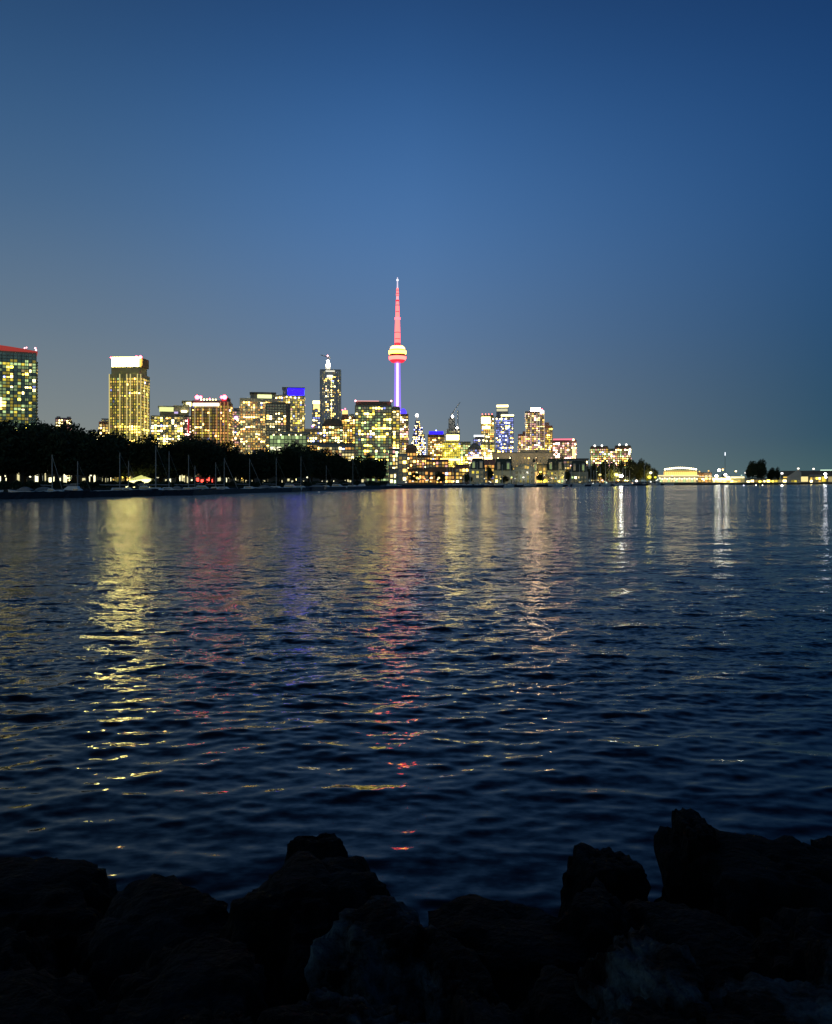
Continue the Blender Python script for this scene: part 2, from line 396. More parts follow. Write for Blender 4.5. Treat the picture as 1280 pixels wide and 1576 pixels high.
# ------------------------------------------------------------------ the skyline, left to right
# green glass tower, far left
t = Tower('apartment_tower', 'tall green glass apartment tower with a red lit curved roof at the far left', -38, 57, 540, 800, depth=34, wall=GREENW)
t.windows(fh=3.1, cw=3.3, lit=0.10, mid=0.06, dim=0.34, pal=('warm', 'wht', 'yel'), dpal=('grn', 'yel'), seed=1, fill=(0.8, 0.7),
          pat=lambda fc, r, c, nr, nc, k, g: ('x' if r > nr - 3 else k))
t.slabs(38, 3.1, 3.0, GREY, over=1.3, x0=t.W / 2 - 5, x1=t.W / 2 + 1.3, faces='R')
t.fins([2, 12, 20, 33, 41], 545, 690, DARKW, 0.3)
mb = MB()
n = 24
for i in range(n):
    xa = -t.W / 2 - 1 + (t.W + 2) * i / n; xb = -t.W / 2 - 1 + (t.W + 2) * (i + 1) / n
    za = t.H + 4.8 - 5.0 * ((i / n) ** 1.8); zb_ = t.H + 4.8 - 5.0 * (((i + 1) / n) ** 1.8)
    mb.v += [(xa, -t.dep / 2 - 1, t.H + .05), (xb, -t.dep / 2 - 1, t.H + .05), (xb, -t.dep / 2 - 1, zb_ + 1.2), (xa, -t.dep / 2 - 1, za + 1.2), (xa, t.dep / 2, t.H + .05), (xb, t.dep / 2, t.H + .05), (xb, t.dep / 2, zb_ + 1.2), (xa, t.dep / 2, za + 1.2)]
    k = i * 8
    for q in ((0, 1, 2, 3), (5, 4, 7, 6), (3, 2, 6, 7), (0, 3, 7, 4), (1, 5, 6, 2)): mb.f.append(tuple(k + a for a in q)); mb.m.append(0)
mb.build('roof', em('red_flood_roof', (0.75, 0.07, 0.05), 0.42), t.root)  # red floodlight on the roof put in as its own glow
for px, py in ((20, 535), (38, 534), (41, 533), (55, 533), (56, 536)): t.lamp(px, py, 0.9 if px < 50 else 1.2, em('pink_beacon', (1, .35, .4), 8))

# small far block
t = Tower('apartment_block', 'small distant block with pinkish white lights above the dark trees at left', 85, 110, 643, 2000, wall=PINKW, cat='apartment block')
t.windows(fh=6, cw=6, lit=.45, mid=.2, dim=.2, pal=('wht', 'pnk', 'wht'), seed=2)
t.box('parapet', 87, 93, 641, 643, CONC); t.box('parapet', 103, 109, 641, 643, CONC)
# behind the gold tower
t = Tower('apartment_block', 'low warm-lit block touching the left side of the gold tower', 152, 172, 649, 1150, wall=BROWN, cat='apartment block')
t.windows(fh=3.6, cw=3.8, lit=.35, mid=.25, dim=.3, pal=('warm', 'wht', 'org'), seed=3); t.box('roof', 156, 168, 644, 649, CONC)
t = Tower('apartment_block', 'lowest dim block left of the gold tower, just above the trees', 138, 154, 664, 1000, wall=GREY, cat='apartment block')
t.windows(fh=3.4, cw=3.6, lit=.2, mid=.2, dim=.3, pal=('wht', 'warm'), seed=4)

# gold tower
t = Tower('apartment_tower', 'tall gold lit tower with a bright white crown and yellow floors', 168, 231.5, 575, 900, depth=26, yaw=-22, wall=OLIVE)
t.windows(fh=3.05, cw=2.6, lit=.05, mid=.26, dim=.62, pal=('warm', 'yel', 'org'), dpal=('yel', 'warm'), seed=5, fill=(.62, .6), run=.5,
          pat=lambda fc, r, c, nr, nc, k, g: 'm' if (fc == 'R' and g.random() < .35) else ('b' if (r % 13 == 5 and c > nc * .55) else k))
W2, d2 = t.W / 2, t.dep / 2
t.lbox('setback', -W2 + 1.5, W2 - 2.0, -d2 + 1.5, d2 - 3, t.H, t.H + 8, OLIVE)
t.lbox('crown_base', -W2 + 2.2, W2 - 2.6, -d2 + 2.2, d2 - 4, t.H + 8, t.H + 8.6, CONC)
GOLDC = em('white_crown_light', (1.0, 0.84, 0.24), 44)
t.lbox('lit_crown', -W2 + 2.0, W2 - 4.0, -d2 + 2, d2 - 5, t.H + 8.6, t.H + 18.6, GOLDC)
t.lbox('lift_house', W2 - 4.0, W2 + 0.5, -d2 + 4, d2 - 4, t.H + 8.0, t.H + 18.0, mat('rust_cladding', (0.35, 0.22, 0.10)))
gl = em('gold_uplit_glow', (1.0, 0.82, 0.30), 1.0)  # uplight on the piers put in as emission
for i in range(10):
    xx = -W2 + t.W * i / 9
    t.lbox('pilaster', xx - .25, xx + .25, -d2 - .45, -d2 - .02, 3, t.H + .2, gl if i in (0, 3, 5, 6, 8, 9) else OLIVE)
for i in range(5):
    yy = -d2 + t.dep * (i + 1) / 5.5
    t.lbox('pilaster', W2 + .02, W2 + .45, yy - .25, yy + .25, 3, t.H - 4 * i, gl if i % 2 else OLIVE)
t.lamp(176, 549, 1.0); mb = MB(); mb.ball((W2 - 2, -d2 + 4, t.H + 19.0), 1.7, RED); mb.build('beacon_lamp', None, t.root)
mb = MB(); mb.ball((W2 - 6, -d2 + 2.5, t.H + 19.4), .9, RED); mb.build('beacon_lamp', None, t.root)
t.lbox('red_sign_band', 4, W2 - 1, -d2 - 1.0, -d2 - .5, 42 - 3, 42 - 0.8, em('red_band', (1, .12, .06), 1.4))

# grey mid-rise right of it
t = Tower('apartment_block', 'grey stepped mid-rise right of the gold tower with a yellow-green lit roof box', 232, 291, 640, 1000, depth=30, wall=GREY, cat='apartment block')
t.windows(fh=3.1, cw=3.2, lit=.34, mid=.2, dim=.15, pal=('warm', 'yel', 'wht', 'wht'), seed=6)
t.box('roof_step', 246, 291, 633, 640, DARKW, y0=-10); t.box('lit_roof_box', 245, 267, 626, 631.5, em('lime_band', (.85, .9, .35), 1.1), y0=-9); t.box('roof', 243, 268, 624.5, 626, DARKW, y0=-10)
t.box('roof_step', 267, 282, 623, 633, GREY, y0=-9); t.box('lit_roof_strip', 279, 288, 631, 633.6, wm('wht', 'b'), y0=-11); t.box('roof_step', 282, 292, 617, 633, GREY, y0=-8)
t.box('roof', 280, 297, 615.5, 617, DARKW, y0=-10); t.box('lit_roof_strip', 287, 296, 618, 621, wm('wht', 'b'), y0=-9.5)
t.box('lit_roof_strip', 268, 274, 633, 636, em('violet_strip', (.7, .55, 1), .9), y0=-10.8)
t = Tower('apartment_tower', 'narrow dark slab with a red glowing strip beside the brown tower', 283, 296, 640, 960, wall=DARKW)
t.windows(fh=3.1, cw=3.0, lit=.25, mid=.1, dim=.2, pal=('pnk', 'wht'), seed=7)
t.box('red_light_strip', 288.5, 291, 645, 668, em('crimson_strip', (.8, .03, .05), .8), y0=-t.dep / 2 - .6, y1=-t.dep / 2 - .2)

# brown tower with red beacons
t = Tower('apartment_tower', 'brown tower with orange lit piers, white roof strip and red beacons at both ends', 294, 359, 618, 850, depth=22, yaw=-14, wall=BROWN)
t.windows(fh=3.0, cw=2.7, lit=.08, mid=.18, dim=.5, pal=('warm', 'org', 'wht'), dpal=('org', 'yel', 'warm'), seed=8, fill=(.6, .6))
W2, d2 = t.W / 2, t.dep / 2
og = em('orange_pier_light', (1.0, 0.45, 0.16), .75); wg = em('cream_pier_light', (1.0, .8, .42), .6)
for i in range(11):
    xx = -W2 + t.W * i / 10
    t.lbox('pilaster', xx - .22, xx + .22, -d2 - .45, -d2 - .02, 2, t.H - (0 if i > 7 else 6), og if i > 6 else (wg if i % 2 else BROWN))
t.lbox('lit_roof_strip', -W2 + 2, W2 - 9, -d2 - .9, -d2 - .46, t.H - 4.2, t.H - 1.4, em('white_strip', (1, .97, .8), 4.0))
t.lbox('roof', -W2 + 1, W2 - 1, -d2 + 1, d2 - 2, t.H, t.H + 1.6, DARKW)
t.lbox('lift_house', W2 - 7, W2 - 1.5, -d2 + 1, d2 - 3, t.H + 1.6, t.H + 5.0, BROWN)
for i in range(6): t.lbox('roof_lantern', -W2 + 9 + i * 3, -W2 + 10.2 + i * 3, -d2 + 2, -d2 + 3, t.H + 1.6, t.H + 3.2, wm('wht', 'b'))
for xx, r_ in ((-W2 + 6, 2.1), (-W2 + 9.5, 1.5), (W2 - 6.5, 1.5), (W2 - 3.5, 2.3), (0, .7)):
    mb = MB(); mb.ball((xx, -d2 + .5, t.H + 3.2 + (r_ > 1.2) * 1.6), r_, em('strong_red_beacon', (1, .04, .09), 30)); mb.build('beacon_lamp', None, t.root)

# narrow building with violet lamp
t = Tower('office_block', 'slim dim block with a violet lamp between the brown tower and the pale grid block', 357, 371, 632, 1500, wall=GREY, cat='office block')
t.windows(fh=3.6, cw=4, lit=.2, mid=.15, dim=.3, pal=('wht', 'pnk', 'org'), seed=9)
t.lamp(363, 643, 2.6, em('violet_lamp', (.75, .25, 1.0), 6), 'violet_lamp'); t.box('roof', 359, 369, 628, 632, GREY)

# pale grid block with flat overhanging roof
t = Tower('apartment_block', 'pale window-grid block under a flat dark overhanging roof with a lit yellow storey', 369, 428, 613, 1100, depth=30, wall=CONC, cat='apartment block')
t.windows(fh=3.2, cw=3.3, lit=.20, mid=.28, dim=.35, pal=('warm', 'wht', 'org'), dpal=('wht', 'warm', 'org'), seed=10, fill=(.62, .6))
t.box('penthouse', 385, 424, 606, 613, GREY, y0=-12); t.box('lit_storey', 396, 418, 607, 612.5, em('lime_storey', (.9, .95, .4), 1.5), y0=-12.8, y1=-12.1)
t.box('roof', 384, 425, 603.5, 605.5, DARKW, y0=-15)

# blue crown tower
t = Tower('apartment_tower', 'yellow-lit tower with a vivid blue illuminated roof box', 424, 469, 608, 1200, depth=30, wall=CONC)
t.windows(fh=3.3, cw=3.4, lit=.18, mid=.42, dim=.3, pal=('yel', 'warm', 'wht'), seed=11, fill=(.66, .66))
t.box('roof_box', 435, 444, 596.5, 608, GREY, y0=-12); t.box('blue_lit_roof_box', 443.2, 468, 597.5, 607.4, em('blue_crown', (.006, .0012, 1.0), 9), y0=-13)
t.box('roof', 434, 469, 595.8, 597.2, DARKW, y0=-13.5)
for px in (425, 433, 441, 447, 454, 460): t.lamp(px, 611 + (px % 3), 1.0, wm('wht', 'b'), 'roof_lantern')
# dark tower before it
t = Tower('apartment_tower', 'square black-clad tower with scattered bright windows in front of the blue-topped tower', 409, 447, 620, 1000, depth=24, wall=DARKW)
t.windows(fh=3.2, cw=3.4, lit=.28, mid=.06, dim=.08, pal=('warm', 'wht', 'wht'), seed=12, x1=9.5, pat=lambda fc, r, c, nr, nc, k, g: 'x' if r > nr - 4 else k)
t.box('rooftop_plant', 418, 440, 618, 620, GREY, y0=-6)
# low green glass building
t = Tower('office_block', 'low wide pale green glass building just above the trees', 414, 472, 668, 720, depth=24, wall=GREENW, cat='office block')
t.windows(fh=3.6, cw=3.0, lit=.03, mid=.05, dim=.85, pal=('wht',), dpal=('grn',), seed=13, fill=(.82, .8))
t.box('roof', 413, 473, 666.4, 668, CONC, y0=-13); t.box('roof_step', 433, 478, 664, 666.4, GREY, y0=-8)
t.box('lit_storey', 416, 433, 688, 693, em('cream_floor', (1, .95, .6), 1.8), y0=-12.6, y1=-12.1)
for px in (421, 432, 445, 455, 463): t.lamp(px, 669.5, .9, wm('wht', 'b'), 'wall_lamp')
t = Tower('office_block', 'small building with an orange glowing top floor right of the green glass one', 471, 489, 682, 730, wall=GREY, cat='office block')
t.windows(fh=3.2, cw=3, lit=.4, mid=.3, dim=.2, pal=('org', 'warm'), seed=14); t.box('roof', 470, 490, 680, 682, DARKW)
# yellow-topped slim tower
t = Tower('office_tower', 'slim distant tower with a yellow lit top just left of the tall dark tower', 480.5, 493, 622, 1800, wall=BLUEG)
t.windows(fh=5, cw=5, lit=.25, mid=.15, dim=.3, pal=('warm', 'wht'), dpal=('blu',), seed=15)
t.box('lit_crown', 481.5, 492, 617, 621, em('pale_crown', (1, .76, .32), 8)); t.box('lit_storey', 482, 492, 623.5, 629, em('gold_crown', (1, .78, .3), 1.5)); t.lamp(481, 656, 1.4, em('violet_lamp', (.75, .25, 1.0), 6), 'violet_lamp')
t = Tower('office_block', 'dim block filling the gap below the slim yellow-topped tower', 468, 500, 660, 1150, wall=GREY, cat='office block')
t.windows(fh=3.6, cw=3.6, lit=.22, mid=.15, dim=.3, pal=('wht', 'warm', 'blu'), seed=16)
# tall dark tower under construction
t = Tower('office_tower', 'tallest dark grey tower with a bright lamp and a crane on its roof', 492, 525, 570, 1700, depth=38, wall=mat('grey_metal_cladding', (.50, .54, .62), .4, .2, .05))
t.windows(fh=4.0, cw=3.6, lit=.02, mid=.05, dim=.16, pal=('wht', 'warm'), seed=17, fill=(.5, .6), dark=True,
          pat=lambda fc, r, c, nr, nc, k, g: ('b' if fc == 'F' and c == int(nc * .58) and g.random() < .75 else ('b' if fc == 'F' and c == int(nc * .3) and g.random() < .3 and r > nr * .4 else (None if c % 3 == 0 else k))))
t.fins([493, 496, 512.5, 516, 519, 522], 572, 700, CONC, 0.25, 1.0)
t.box('lit_storey', 503, 512, 577.5, 581, em('top_floor_light', (1, .95, .75), 1.6), y0=-t.dep / 2 - .8, y1=-t.dep / 2 - .1)
t.box('parapet', 492.5, 524.5, 568.6, 570, GREY); t.box('lit_parapet', 501, 515, 570.5, 572, em('parapet_light', (1, .95, .75), 1.2), y0=-t.dep / 2 - .8, y1=-t.dep / 2 - .35)
t.box('core', 501, 508, 560, 569, CONC, y0=-6, y1=6)
t.lamp(505, 560.5, 3.4, em('work_light', (1, .92, .70), 18), 'work_lamp', y=-9); t.lamp(504.5, 555, 2.2, em('work_light', (1, .92, .70), 18), 'work_lamp', y=-8)
cr = thing('tower_crane', 'small tower crane standing on the tallest dark tower', 'crane', (X(504, 1720), 1722, Z(562, 1720)))
s_ = 1720 / F; mb = MB(); mb.tube((0, 0, 0), (0, 0, 16 * s_), .9, .7, 6); mb.build('mast', PINKW, cr)
mb = MB(); mb.tube((-11 * s_, 0, 16 * s_), (3 * s_, 0, 12 * s_), .7, .9, 6); mb.build('jib', DARKW, cr)
mb = MB(); mb.box(2 * s_, 4 * s_, -1, 1, 10 * s_, 13 * s_); mb.build('counterweight', GREY, cr)
mb = MB(); mb.ball((0, -1.2, 14.5 * s_), 1.6, em('pink_beacon', (1, .35, .4), 8)); mb.build('beacon_lamp', None, cr)
# cluster before tall tower
t = Tower('apartment_block', 'rounded dark-roofed mid-rise with warm rooms at the foot of the tallest dark tower', 496, 528, 652, 980, depth=24, wall=mat('taupe_cladding', (.16, .13, .12), .7), cat='apartment block')
t.windows(fh=3.1, cw=3.2, lit=.36, mid=.2, dim=.2, pal=('warm', 'wht', 'org', 'grn'), seed=18)
mb = MB(); prof = [(498, 652), (499, 648), (503, 645), (512, 643.5), (521, 644.5), (526, 648), (527, 652)]
a_ = [(t.lx(p), t.lz(q)) for p, q in prof]
mb.face([(x, -11, z) for x, z in a_]); mb.face([(x, 11, z) for x, z in reversed(a_)])
for (xa, za), (xb, zb_) in zip(a_, a_[1:]): mb.face([(xa, -11, za), (xa, 11, za), (xb, 11, zb_), (xb, -11, zb_)])
mb.build('roof', DARKW, t.root)
t = Tower('apartment_block', 'warm-lit brown block tucked left of the green-glass tower', 525, 547, 641, 1040, wall=BROWN, cat='apartment block')
t.windows(fh=3.1, cw=3.2, lit=.36, mid=.25, dim=.2, pal=('warm', 'wht', 'org', 'yel'), seed=19)
t.box('lit_crown', 526.5, 535, 631.5, 637.5, em('amber_crown', (1, .7, .2), 1.6), y0=-6); t.box('penthouse', 525.5, 536, 637.5, 641, BROWN, y0=-6); t.box('rooftop_plant', 537, 545, 637, 641, CONC, y0=-6)
t.lamp(531, 629.5, 1.0); t.lamp(527, 631, .9); t.lamp(538.5, 643, 1.5, wm('wht', 'b'), 'wall_lamp')
t = Tower('apartment_block', 'low warm block directly behind the trees below the taupe round-roofed one', 486, 546, 683, 800, wall=GREY, cat='apartment block', depth=20)
t.windows(fh=3.0, cw=3.0, lit=.32, mid=.25, dim=.2, pal=('warm', 'wht', 'org'), seed=20); t.box('roof', 485, 547, 681.5, 683, DARKW)
# big green glass tower near centre
t = Tower('apartment_tower', 'broad green glass tower with a brown roof band left of the needle tower', 546, 603, 624, 900, depth=26, wall=GREENW)
t.windows(fh=3.1, cw=3.0, lit=.20, mid=.10, dim=.36, pal=('warm', 'yel', 'wht'), dpal=('grn', 'grn', 'yel'), seed=21, run=.6, fill=(.8, .66))
t.box('roof_band', 547, 602, 617.5, 624, mat('umber_band', (.22, .15, .11)), y0=-11); t.box('lit_roof_strip', 547, 583, 616.6, 617.4, em('pink_strip', (1, .45, .4), 1.4), y0=-11.2)
t.fins([556, 567, 577, 587], 626, 705, mat('teal_cladding', (.08, .16, .14), .4), .3)
for px in (547, 602): t.lamp(px, 617, 1.3, em('pink_beacon', (1, .35, .4), 8))
t = Tower('apartment_tower', 'grey-green side wing joined to the right of the broad green glass tower', 603, 615.5, 627, 905, depth=20, wall=GREY)
t.windows(fh=3.1, cw=3.2, lit=.32, mid=.15, dim=.25, pal=('warm', 'wht', 'yel'), seed=22); t.box('roof', 604, 614, 625.5, 627, GREENW)
t = Tower('apartment_tower', 'rounded brown tower with a blue-violet lit cap right beside the needle tower', 614.5, 628.5, 637, 1100, wall=BROWN)
t.windows(fh=3.2, cw=3.0, lit=.3, mid=.2, dim=.3, pal=('warm', 'wht', 'pnk'), seed=23)
mb = MB(); s_ = 1100 / F; c_ = em('violet_cap', (.08, .05, 1.0), 1.6)
mb.lathe([(5.2 * s_, 0), (5.2 * s_, 3 * s_), (4.2 * s_, 6 * s_), (2.5 * s_, 8 * s_), (.3, 9 * s_)], 18, c_, (-1.0, 0)); mb.build('lit_cap', None, t.root, loc=(0, 0, t.H))
# lower buildings at the water near centre
t = Tower('apartment_block', 'pale lower block with stacked bright windows right of the last dark tree', 598, 614, 690, 620, wall=GREY, cat='apartment block')
t.windows(fh=2.9, cw=2.6, lit=.28, mid=.2, dim=.3, pal=('wht', 'warm', 'grn'), seed=24)
t = Tower('apartment_block', 'narrow white block with one column of lit windows at the water below the needle tower', 611.5, 627, 699, 560, wall=CONC, cat='apartment block')
t.windows(fh=2.8, cw=2.3, lit=.0, mid=.08, dim=.2, pal=('warm', 'wht'), seed=25, pat=lambda fc, r, c, nr, nc, k, g: 'b' if (c == nc // 2 and r % 2 == 0) else k); t.box('roof', 611, 627.5, 697.8, 699, GREY)
t = Tower('apartment_block', 'brown curved-top block between the white narrow block and the star-topped tower', 624, 641, 690, 700, wall=BROWN, cat='apartment block')
t.windows(fh=3, cw=2.8, lit=.2, mid=.2, dim=.25, pal=('warm', 'wht', 'org'), seed=26)
mb = MB(); mb.lathe([(t.W * .5, 0), (t.W * .47, 1.5), (t.W * .35, 3), (.2, 3.6)], 20); mb.build('roof', BROWN, t.root, loc=(0, 0, t.H))
# star-topped stepped tower
t = Tower('office_tower', 'stepped tapering tower covered in white lights with a bright star lamp on its tip', 632, 656, 700, 2300, depth=34, wall=BLUEG)
z_ = t.lz(700)
for i, (a_, b_, y_) in enumerate(((633.5, 655, 680), (635, 653.5, 668), (637, 650, 656), (638.5, 646, 647))):
    hh = t.lz(y_); mb = MB(); mb.box(t.lx(a_), t.lx(b_), -t.dep / 2 + i * 3, t.dep / 2 - i * 3, z_, hh); mb.build('tier', BLUEG, t.root)
    rng = random.Random(40 + i); n_c = max(3, int((b_ - a_) * .8)); n_r = max(3, int((hh - z_) / 4.6))
    for r in range(n_r):
        for c in range(n_c):
            q = rng.random()
            if q < .42:
                o = link('window', unit_window(rng.choice(['wht', 'wht', 'blu', 'warm'])), t.root, (t.lx(a_) + (c + .5) * (t.lx(b_) - t.lx(a_)) / n_c, -t.dep / 2 + i * 3, z_ + .6 + r * (hh - z_) / n_r)); o.scale = (2.0, 1.5, 2.3)
    z_ = hh
mb = MB(); mb.tube((t.lx(641.5), 0, z_), (t.lx(641.5), 0, t.lz(640)), 2.4, .8, 8); mb.build('spire', CONC, t.root)
t.lamp(641.5, 638.5, 2.2, em('star_lamp', (1, .94, .8), 26), 'star_lamp', y=-1)
t.windows(fh=5, cw=4.5, lit=.35, mid=.2, dim=.3, pal=('wht', 'warm', 'blu'), seed=27)
t = Tower('office_block', 'low office block in warm light at the foot of the star-topped tower', 640, 662, 702, 1000, wall=BROWN, cat='office block')
t.windows(fh=3.2, cw=3.2, lit=.3, mid=.3, dim=.2, pal=('org', 'warm', 'pnk'), seed=28); t.box('roof', 640, 662, 700.5, 702, DARKW)
# brown tower with blue rim
t = Tower('apartment_tower', 'brown tower with a deep blue glowing roof rim', 658, 684, 668.5, 1300, wall=BROWN)
t.windows(fh=3.3, cw=3.3, lit=.33, mid=.22, dim=.2, pal=('org', 'warm', 'wht'), seed=29, fill=(.7, .6))
t.box('blue_lit_rim', 660, 682, 663.5, 668.5, em('deep_blue_rim', (.02, .008, .95), 2.0), y0=-9); t.lamp(671, 662.5, .9, wm('blu', 'b'), 'roof_lantern')
t = Tower('office_block', 'dim brick block with few lamps below the blue-rimmed tower', 655, 690, 708, 760, wall=PINKW, cat='office block')
t.windows(fh=3, cw=3, lit=.2, mid=.2, dim=.2, pal=('org', 'pnk', 'warm'), seed=30); t.box('roof', 654, 691, 706.8, 708, DARKW)
# tower under construction with cranes
t = Tower('office_tower', 'bare grey unfinished tower behind the bright yellow building', 687.5, 707.5, 660, 2050, wall=GREY)
t.windows(fh=5, cw=5, lit=.05, mid=.08, dim=.3, pal=('wht',), seed=31, faces='F', dark=False); t.box('core', 690, 700, 644, 660, GREY, y0=-10, y1=8); t.box('core', 692, 698, 640.5, 644, DARKW, y0=-8, y1=4); t.box('shoulder', 700, 706, 655, 660, DARKW, y0=-10, y1=8)
def crane(label, px, py0, py1, tip, D, lamps):
    c = thing('tower_crane', label, 'crane', (X(px, D), D, Z(py0, D))); s_ = D / F
    mb = MB(); mb.tube((0, 0, 0), (0, 0, (py0 - py1) * s_), 1.2, 1.1, 6); mb.build('mast', CONC, c)
    jx, jz = (tip[0] - px) * s_, (py0 - tip[1]) * s_
    mb = MB(); mb.tube((0, 0, (py0 - py1) * s_), (jx, 0, jz), 1.15, .9, 6); mb.build('jib', CONC, c)
    mb = MB(); mb.tube((0, 0, (py0 - py1) * s_), (-jx * .25 - .5, 0, (py0 - py1 - 2) * s_), .8, .8, 6); mb.build('counter_jib', GREY, c)
    for lx, ly, r in lamps: mb = MB(); mb.ball(((lx - px) * s_, -1.5, (py0 - ly) * s_), r * s_, em('star_lamp', (1, .94, .8), 26), 10); mb.build('crane_lamp', None, c)
crane('crane with a raised slanting jib and a white lamp on the unfinished tower', 696, 645, 636, (708, 619), 2040, [(696, 641, 1.7)])
crane('upright crane mast with a lamp right of the unfinished tower', 704.5, 662, 634, (704.7, 632), 2030, [(703, 658.5, 1.5)])
# bright yellow building
t = Tower('office_block', 'bright yellow glowing office building with a pale crown storey', 680, 709, 680, 1250, depth=24, wall=OLIVE, cat='office block')
t.windows(fh=3.4, cw=3.0, lit=.30, mid=.62, dim=.05, pal=('yel', 'warm'), dpal=('yel',), seed=32, fill=(.8, .72))
t.box('crown_storey', 686, 706.5, 668, 680, OLIVE, y0=-9); t.box('lit_crown', 687, 706, 669.5, 677, em('pale_crown_bright', (1, .74, .25), 13), y0=-9.6, y1=-9.1); t.box('roof', 685.5, 707, 666.8, 668, GREY, y0=-9.5)
t.box('lit_base', 680, 709, 706, 709, em('gold_base', (1, .72, .22), 5), y0=-t.dep / 2 - .9, y1=-t.dep / 2 - .3)
t = Tower('office_block', 'lime-lit block wedged right of the bright yellow building', 708, 724, 681, 1240, wall=OLIVE, cat='office block')
t.windows(fh=3.4, cw=3.2, lit=.35, mid=.4, dim=.2, pal=('yel', 'grn', 'wht'), seed=33, fill=(.8, .7)); t.box('roof', 708, 724, 679.6, 681, GREY)
t = Tower('office_block', 'arched glass-fronted block with lavender panes and a bright white base strip', 720, 741, 690, 1150, wall=GREY, cat='office block')
t.windows(fh=3.4, cw=3.2, lit=.22, mid=.3, dim=.4, pal=('wht', 'pnk'), dpal=('blu', 'wht', 'pnk'), seed=34)
pr = [(-t.W / 2 + t.W * i / 14, 7.5 * math.sin(math.pi * i / 14)) for i in range(15)]
mb = MB(); mb.face([(x, -8, z) for x, z in reversed(pr)]); mb.face([(x, 8, z) for x, z in pr])
for (xa, za), (xb, zb_) in zip(pr, pr[1:]): mb.face([(xa, -8, za), (xb, -8, zb_), (xb, 8, zb_), (xa, 8, za)])
mb.build('arched_roof', GREY, t.root, loc=(0, 0, t.H))
t.box('lit_base', 719, 760, 703.5, 707, em('white_base_strip', (1, .78, .36), 6), y0=-t.dep / 2 - .9, y1=-t.dep / 2 - .2)
t = Tower('office_block', 'broad warm yellow office block under the pale-topped tower', 740, 761, 682, 1160, wall=OLIVE, cat='office block')
t.windows(fh=3.4, cw=3.2, lit=.42, mid=.4, dim=.1, pal=('warm', 'wht', 'yel'), seed=35, fill=(.8, .7)); t.box('roof', 740, 761, 680, 682, CONC)
t = Tower('office_block', 'round white-banded top storeys just left of the pale-topped tower', 728, 746, 675, 1500, wall=CONC, cat='office block')
t.windows(fh=4, cw=4, lit=.2, mid=.2, dim=.5, pal=('wht',), dpal=('blu',), seed=36); t.box('lit_storey', 729, 745, 669.5, 672, em('white_band', (.9, .95, 1), 2.2), y0=-8); t.box('penthouse', 731, 744, 672, 675, GREY, y0=-7.8)
t = Tower('office_tower', 'tower with a glaring pale yellow top and red beacons left of the blue-violet tower', 740, 760.5, 640, 1900, wall=OLIVE)
t.windows(fh=5, cw=4.6, lit=.25, mid=.3, dim=.3, pal=('warm', 'wht', 'org'), seed=37)
t.box('lit_crown', 741, 754, 642, 652, em('pale_crown_bright', (1, .74, .25), 13), y0=-t.dep / 2 - 1, y1=-t.dep / 2 - .3); t.box('roof', 741, 759, 638.5, 640, BROWN)
t.box('lit_storey', 742, 754, 656, 660, em('pale_crown', (1, .76, .32), 8), y0=-t.dep / 2 - 1, y1=-t.dep / 2 - .3)
for px in (742, 747, 752, 757): t.lamp(px, 637.5, .8, em('soft_red', (1, .2, .15), 5))
# blue-violet tower
t = Tower('office_tower', 'blue-violet glass tower with a stepped shoulder and cream roof line', 762.5, 790, 640, 1900, depth=34, wall=BLUEG)
t.windows(fh=4.4, cw=3.6, lit=.22, mid=.28, dim=.40, pal=('blu', 'wht', 'warm', 'wht'), dpal=('blu',), seed=38, fill=(.8, .7))
t.box('upper_storeys', 763.5, 782, 624, 640, BLUEG, y0=-t.dep / 2 + .5); t.box('lit_crown', 764, 782, 623.3, 626.5, em('cream_crown', (1, .80, .30), 6), y0=-t.dep / 2 - .4, y1=-t.dep / 2 + .4)
t.box('lit_storey', 764, 781, 629, 633, em('cream_soft', (1, .95, .6), .7), y0=-t.dep / 2 - .4, y1=-t.dep / 2 + .4)
t.box('lit_shoulder_edge', 771, 790.5, 638.3, 640.6, em('cream_crown', (1, .80, .30), 6), y0=-t.dep / 2 - 1.2, y1=-t.dep / 2 - .3)
# white crown tower
t = Tower('apartment_tower', 'slender tower with a glaring white crown and pale ribs', 808, 838, 633, 1400, depth=30, wall=mat('mauve_cladding', (.36, .28, .27), .7))
t.windows(fh=3.5, cw=3.3, lit=.24, mid=.3, dim=.25, pal=('wht', 'pnk', 'warm'), seed=39, fill=(.7, .6))
t.fins([808.5, 817, 826, 830, 837.5], 636, 705, em('rib_light', (1, .86, .75), .6), .3)
t.box('crown', 816, 832, 629, 633, CONC, y0=-10); t.box('lit_crown', 817, 831, 627.5, 633.5, em('glare_white', (1, .62, .30), 75), y0=-11.5, y1=-10.1); t.box('lit_storey', 831, 837, 632, 636, em('white_band2', (1, .97, .9), 3), y0=-t.dep / 2 - .9, y1=-t.dep / 2 - .2)
t.lamp(834, 630.5, 1.0)
t = Tower('apartment_block', 'shorter rose-lit wing on the left of the white-crowned tower', 797, 809, 668, 1410, wall=PINKW, cat='apartment block')
t.windows(fh=3.5, cw=3.5, lit=.35, mid=.3, dim=.2, pal=('wht', 'pnk', 'warm'), seed=41); t.box('roof', 804, 808, 664, 668, BROWN)
t = Tower('apartment_block', 'grey-brown stepped block on the right of the white-crowned tower', 838, 850, 655, 1420, wall=BROWN, cat='apartment block')
t.windows(fh=3.5, cw=3.3, lit=.3, mid=.3, dim=.25, pal=('warm', 'wht', 'yel'), seed=42); t.box('roof_step', 838, 845, 650, 655, GREY)
t = Tower('apartment_block', 'red and pink glowing block with one yellow stair strip', 850, 887, 677, 1350, wall=PINKW, cat='apartment block')
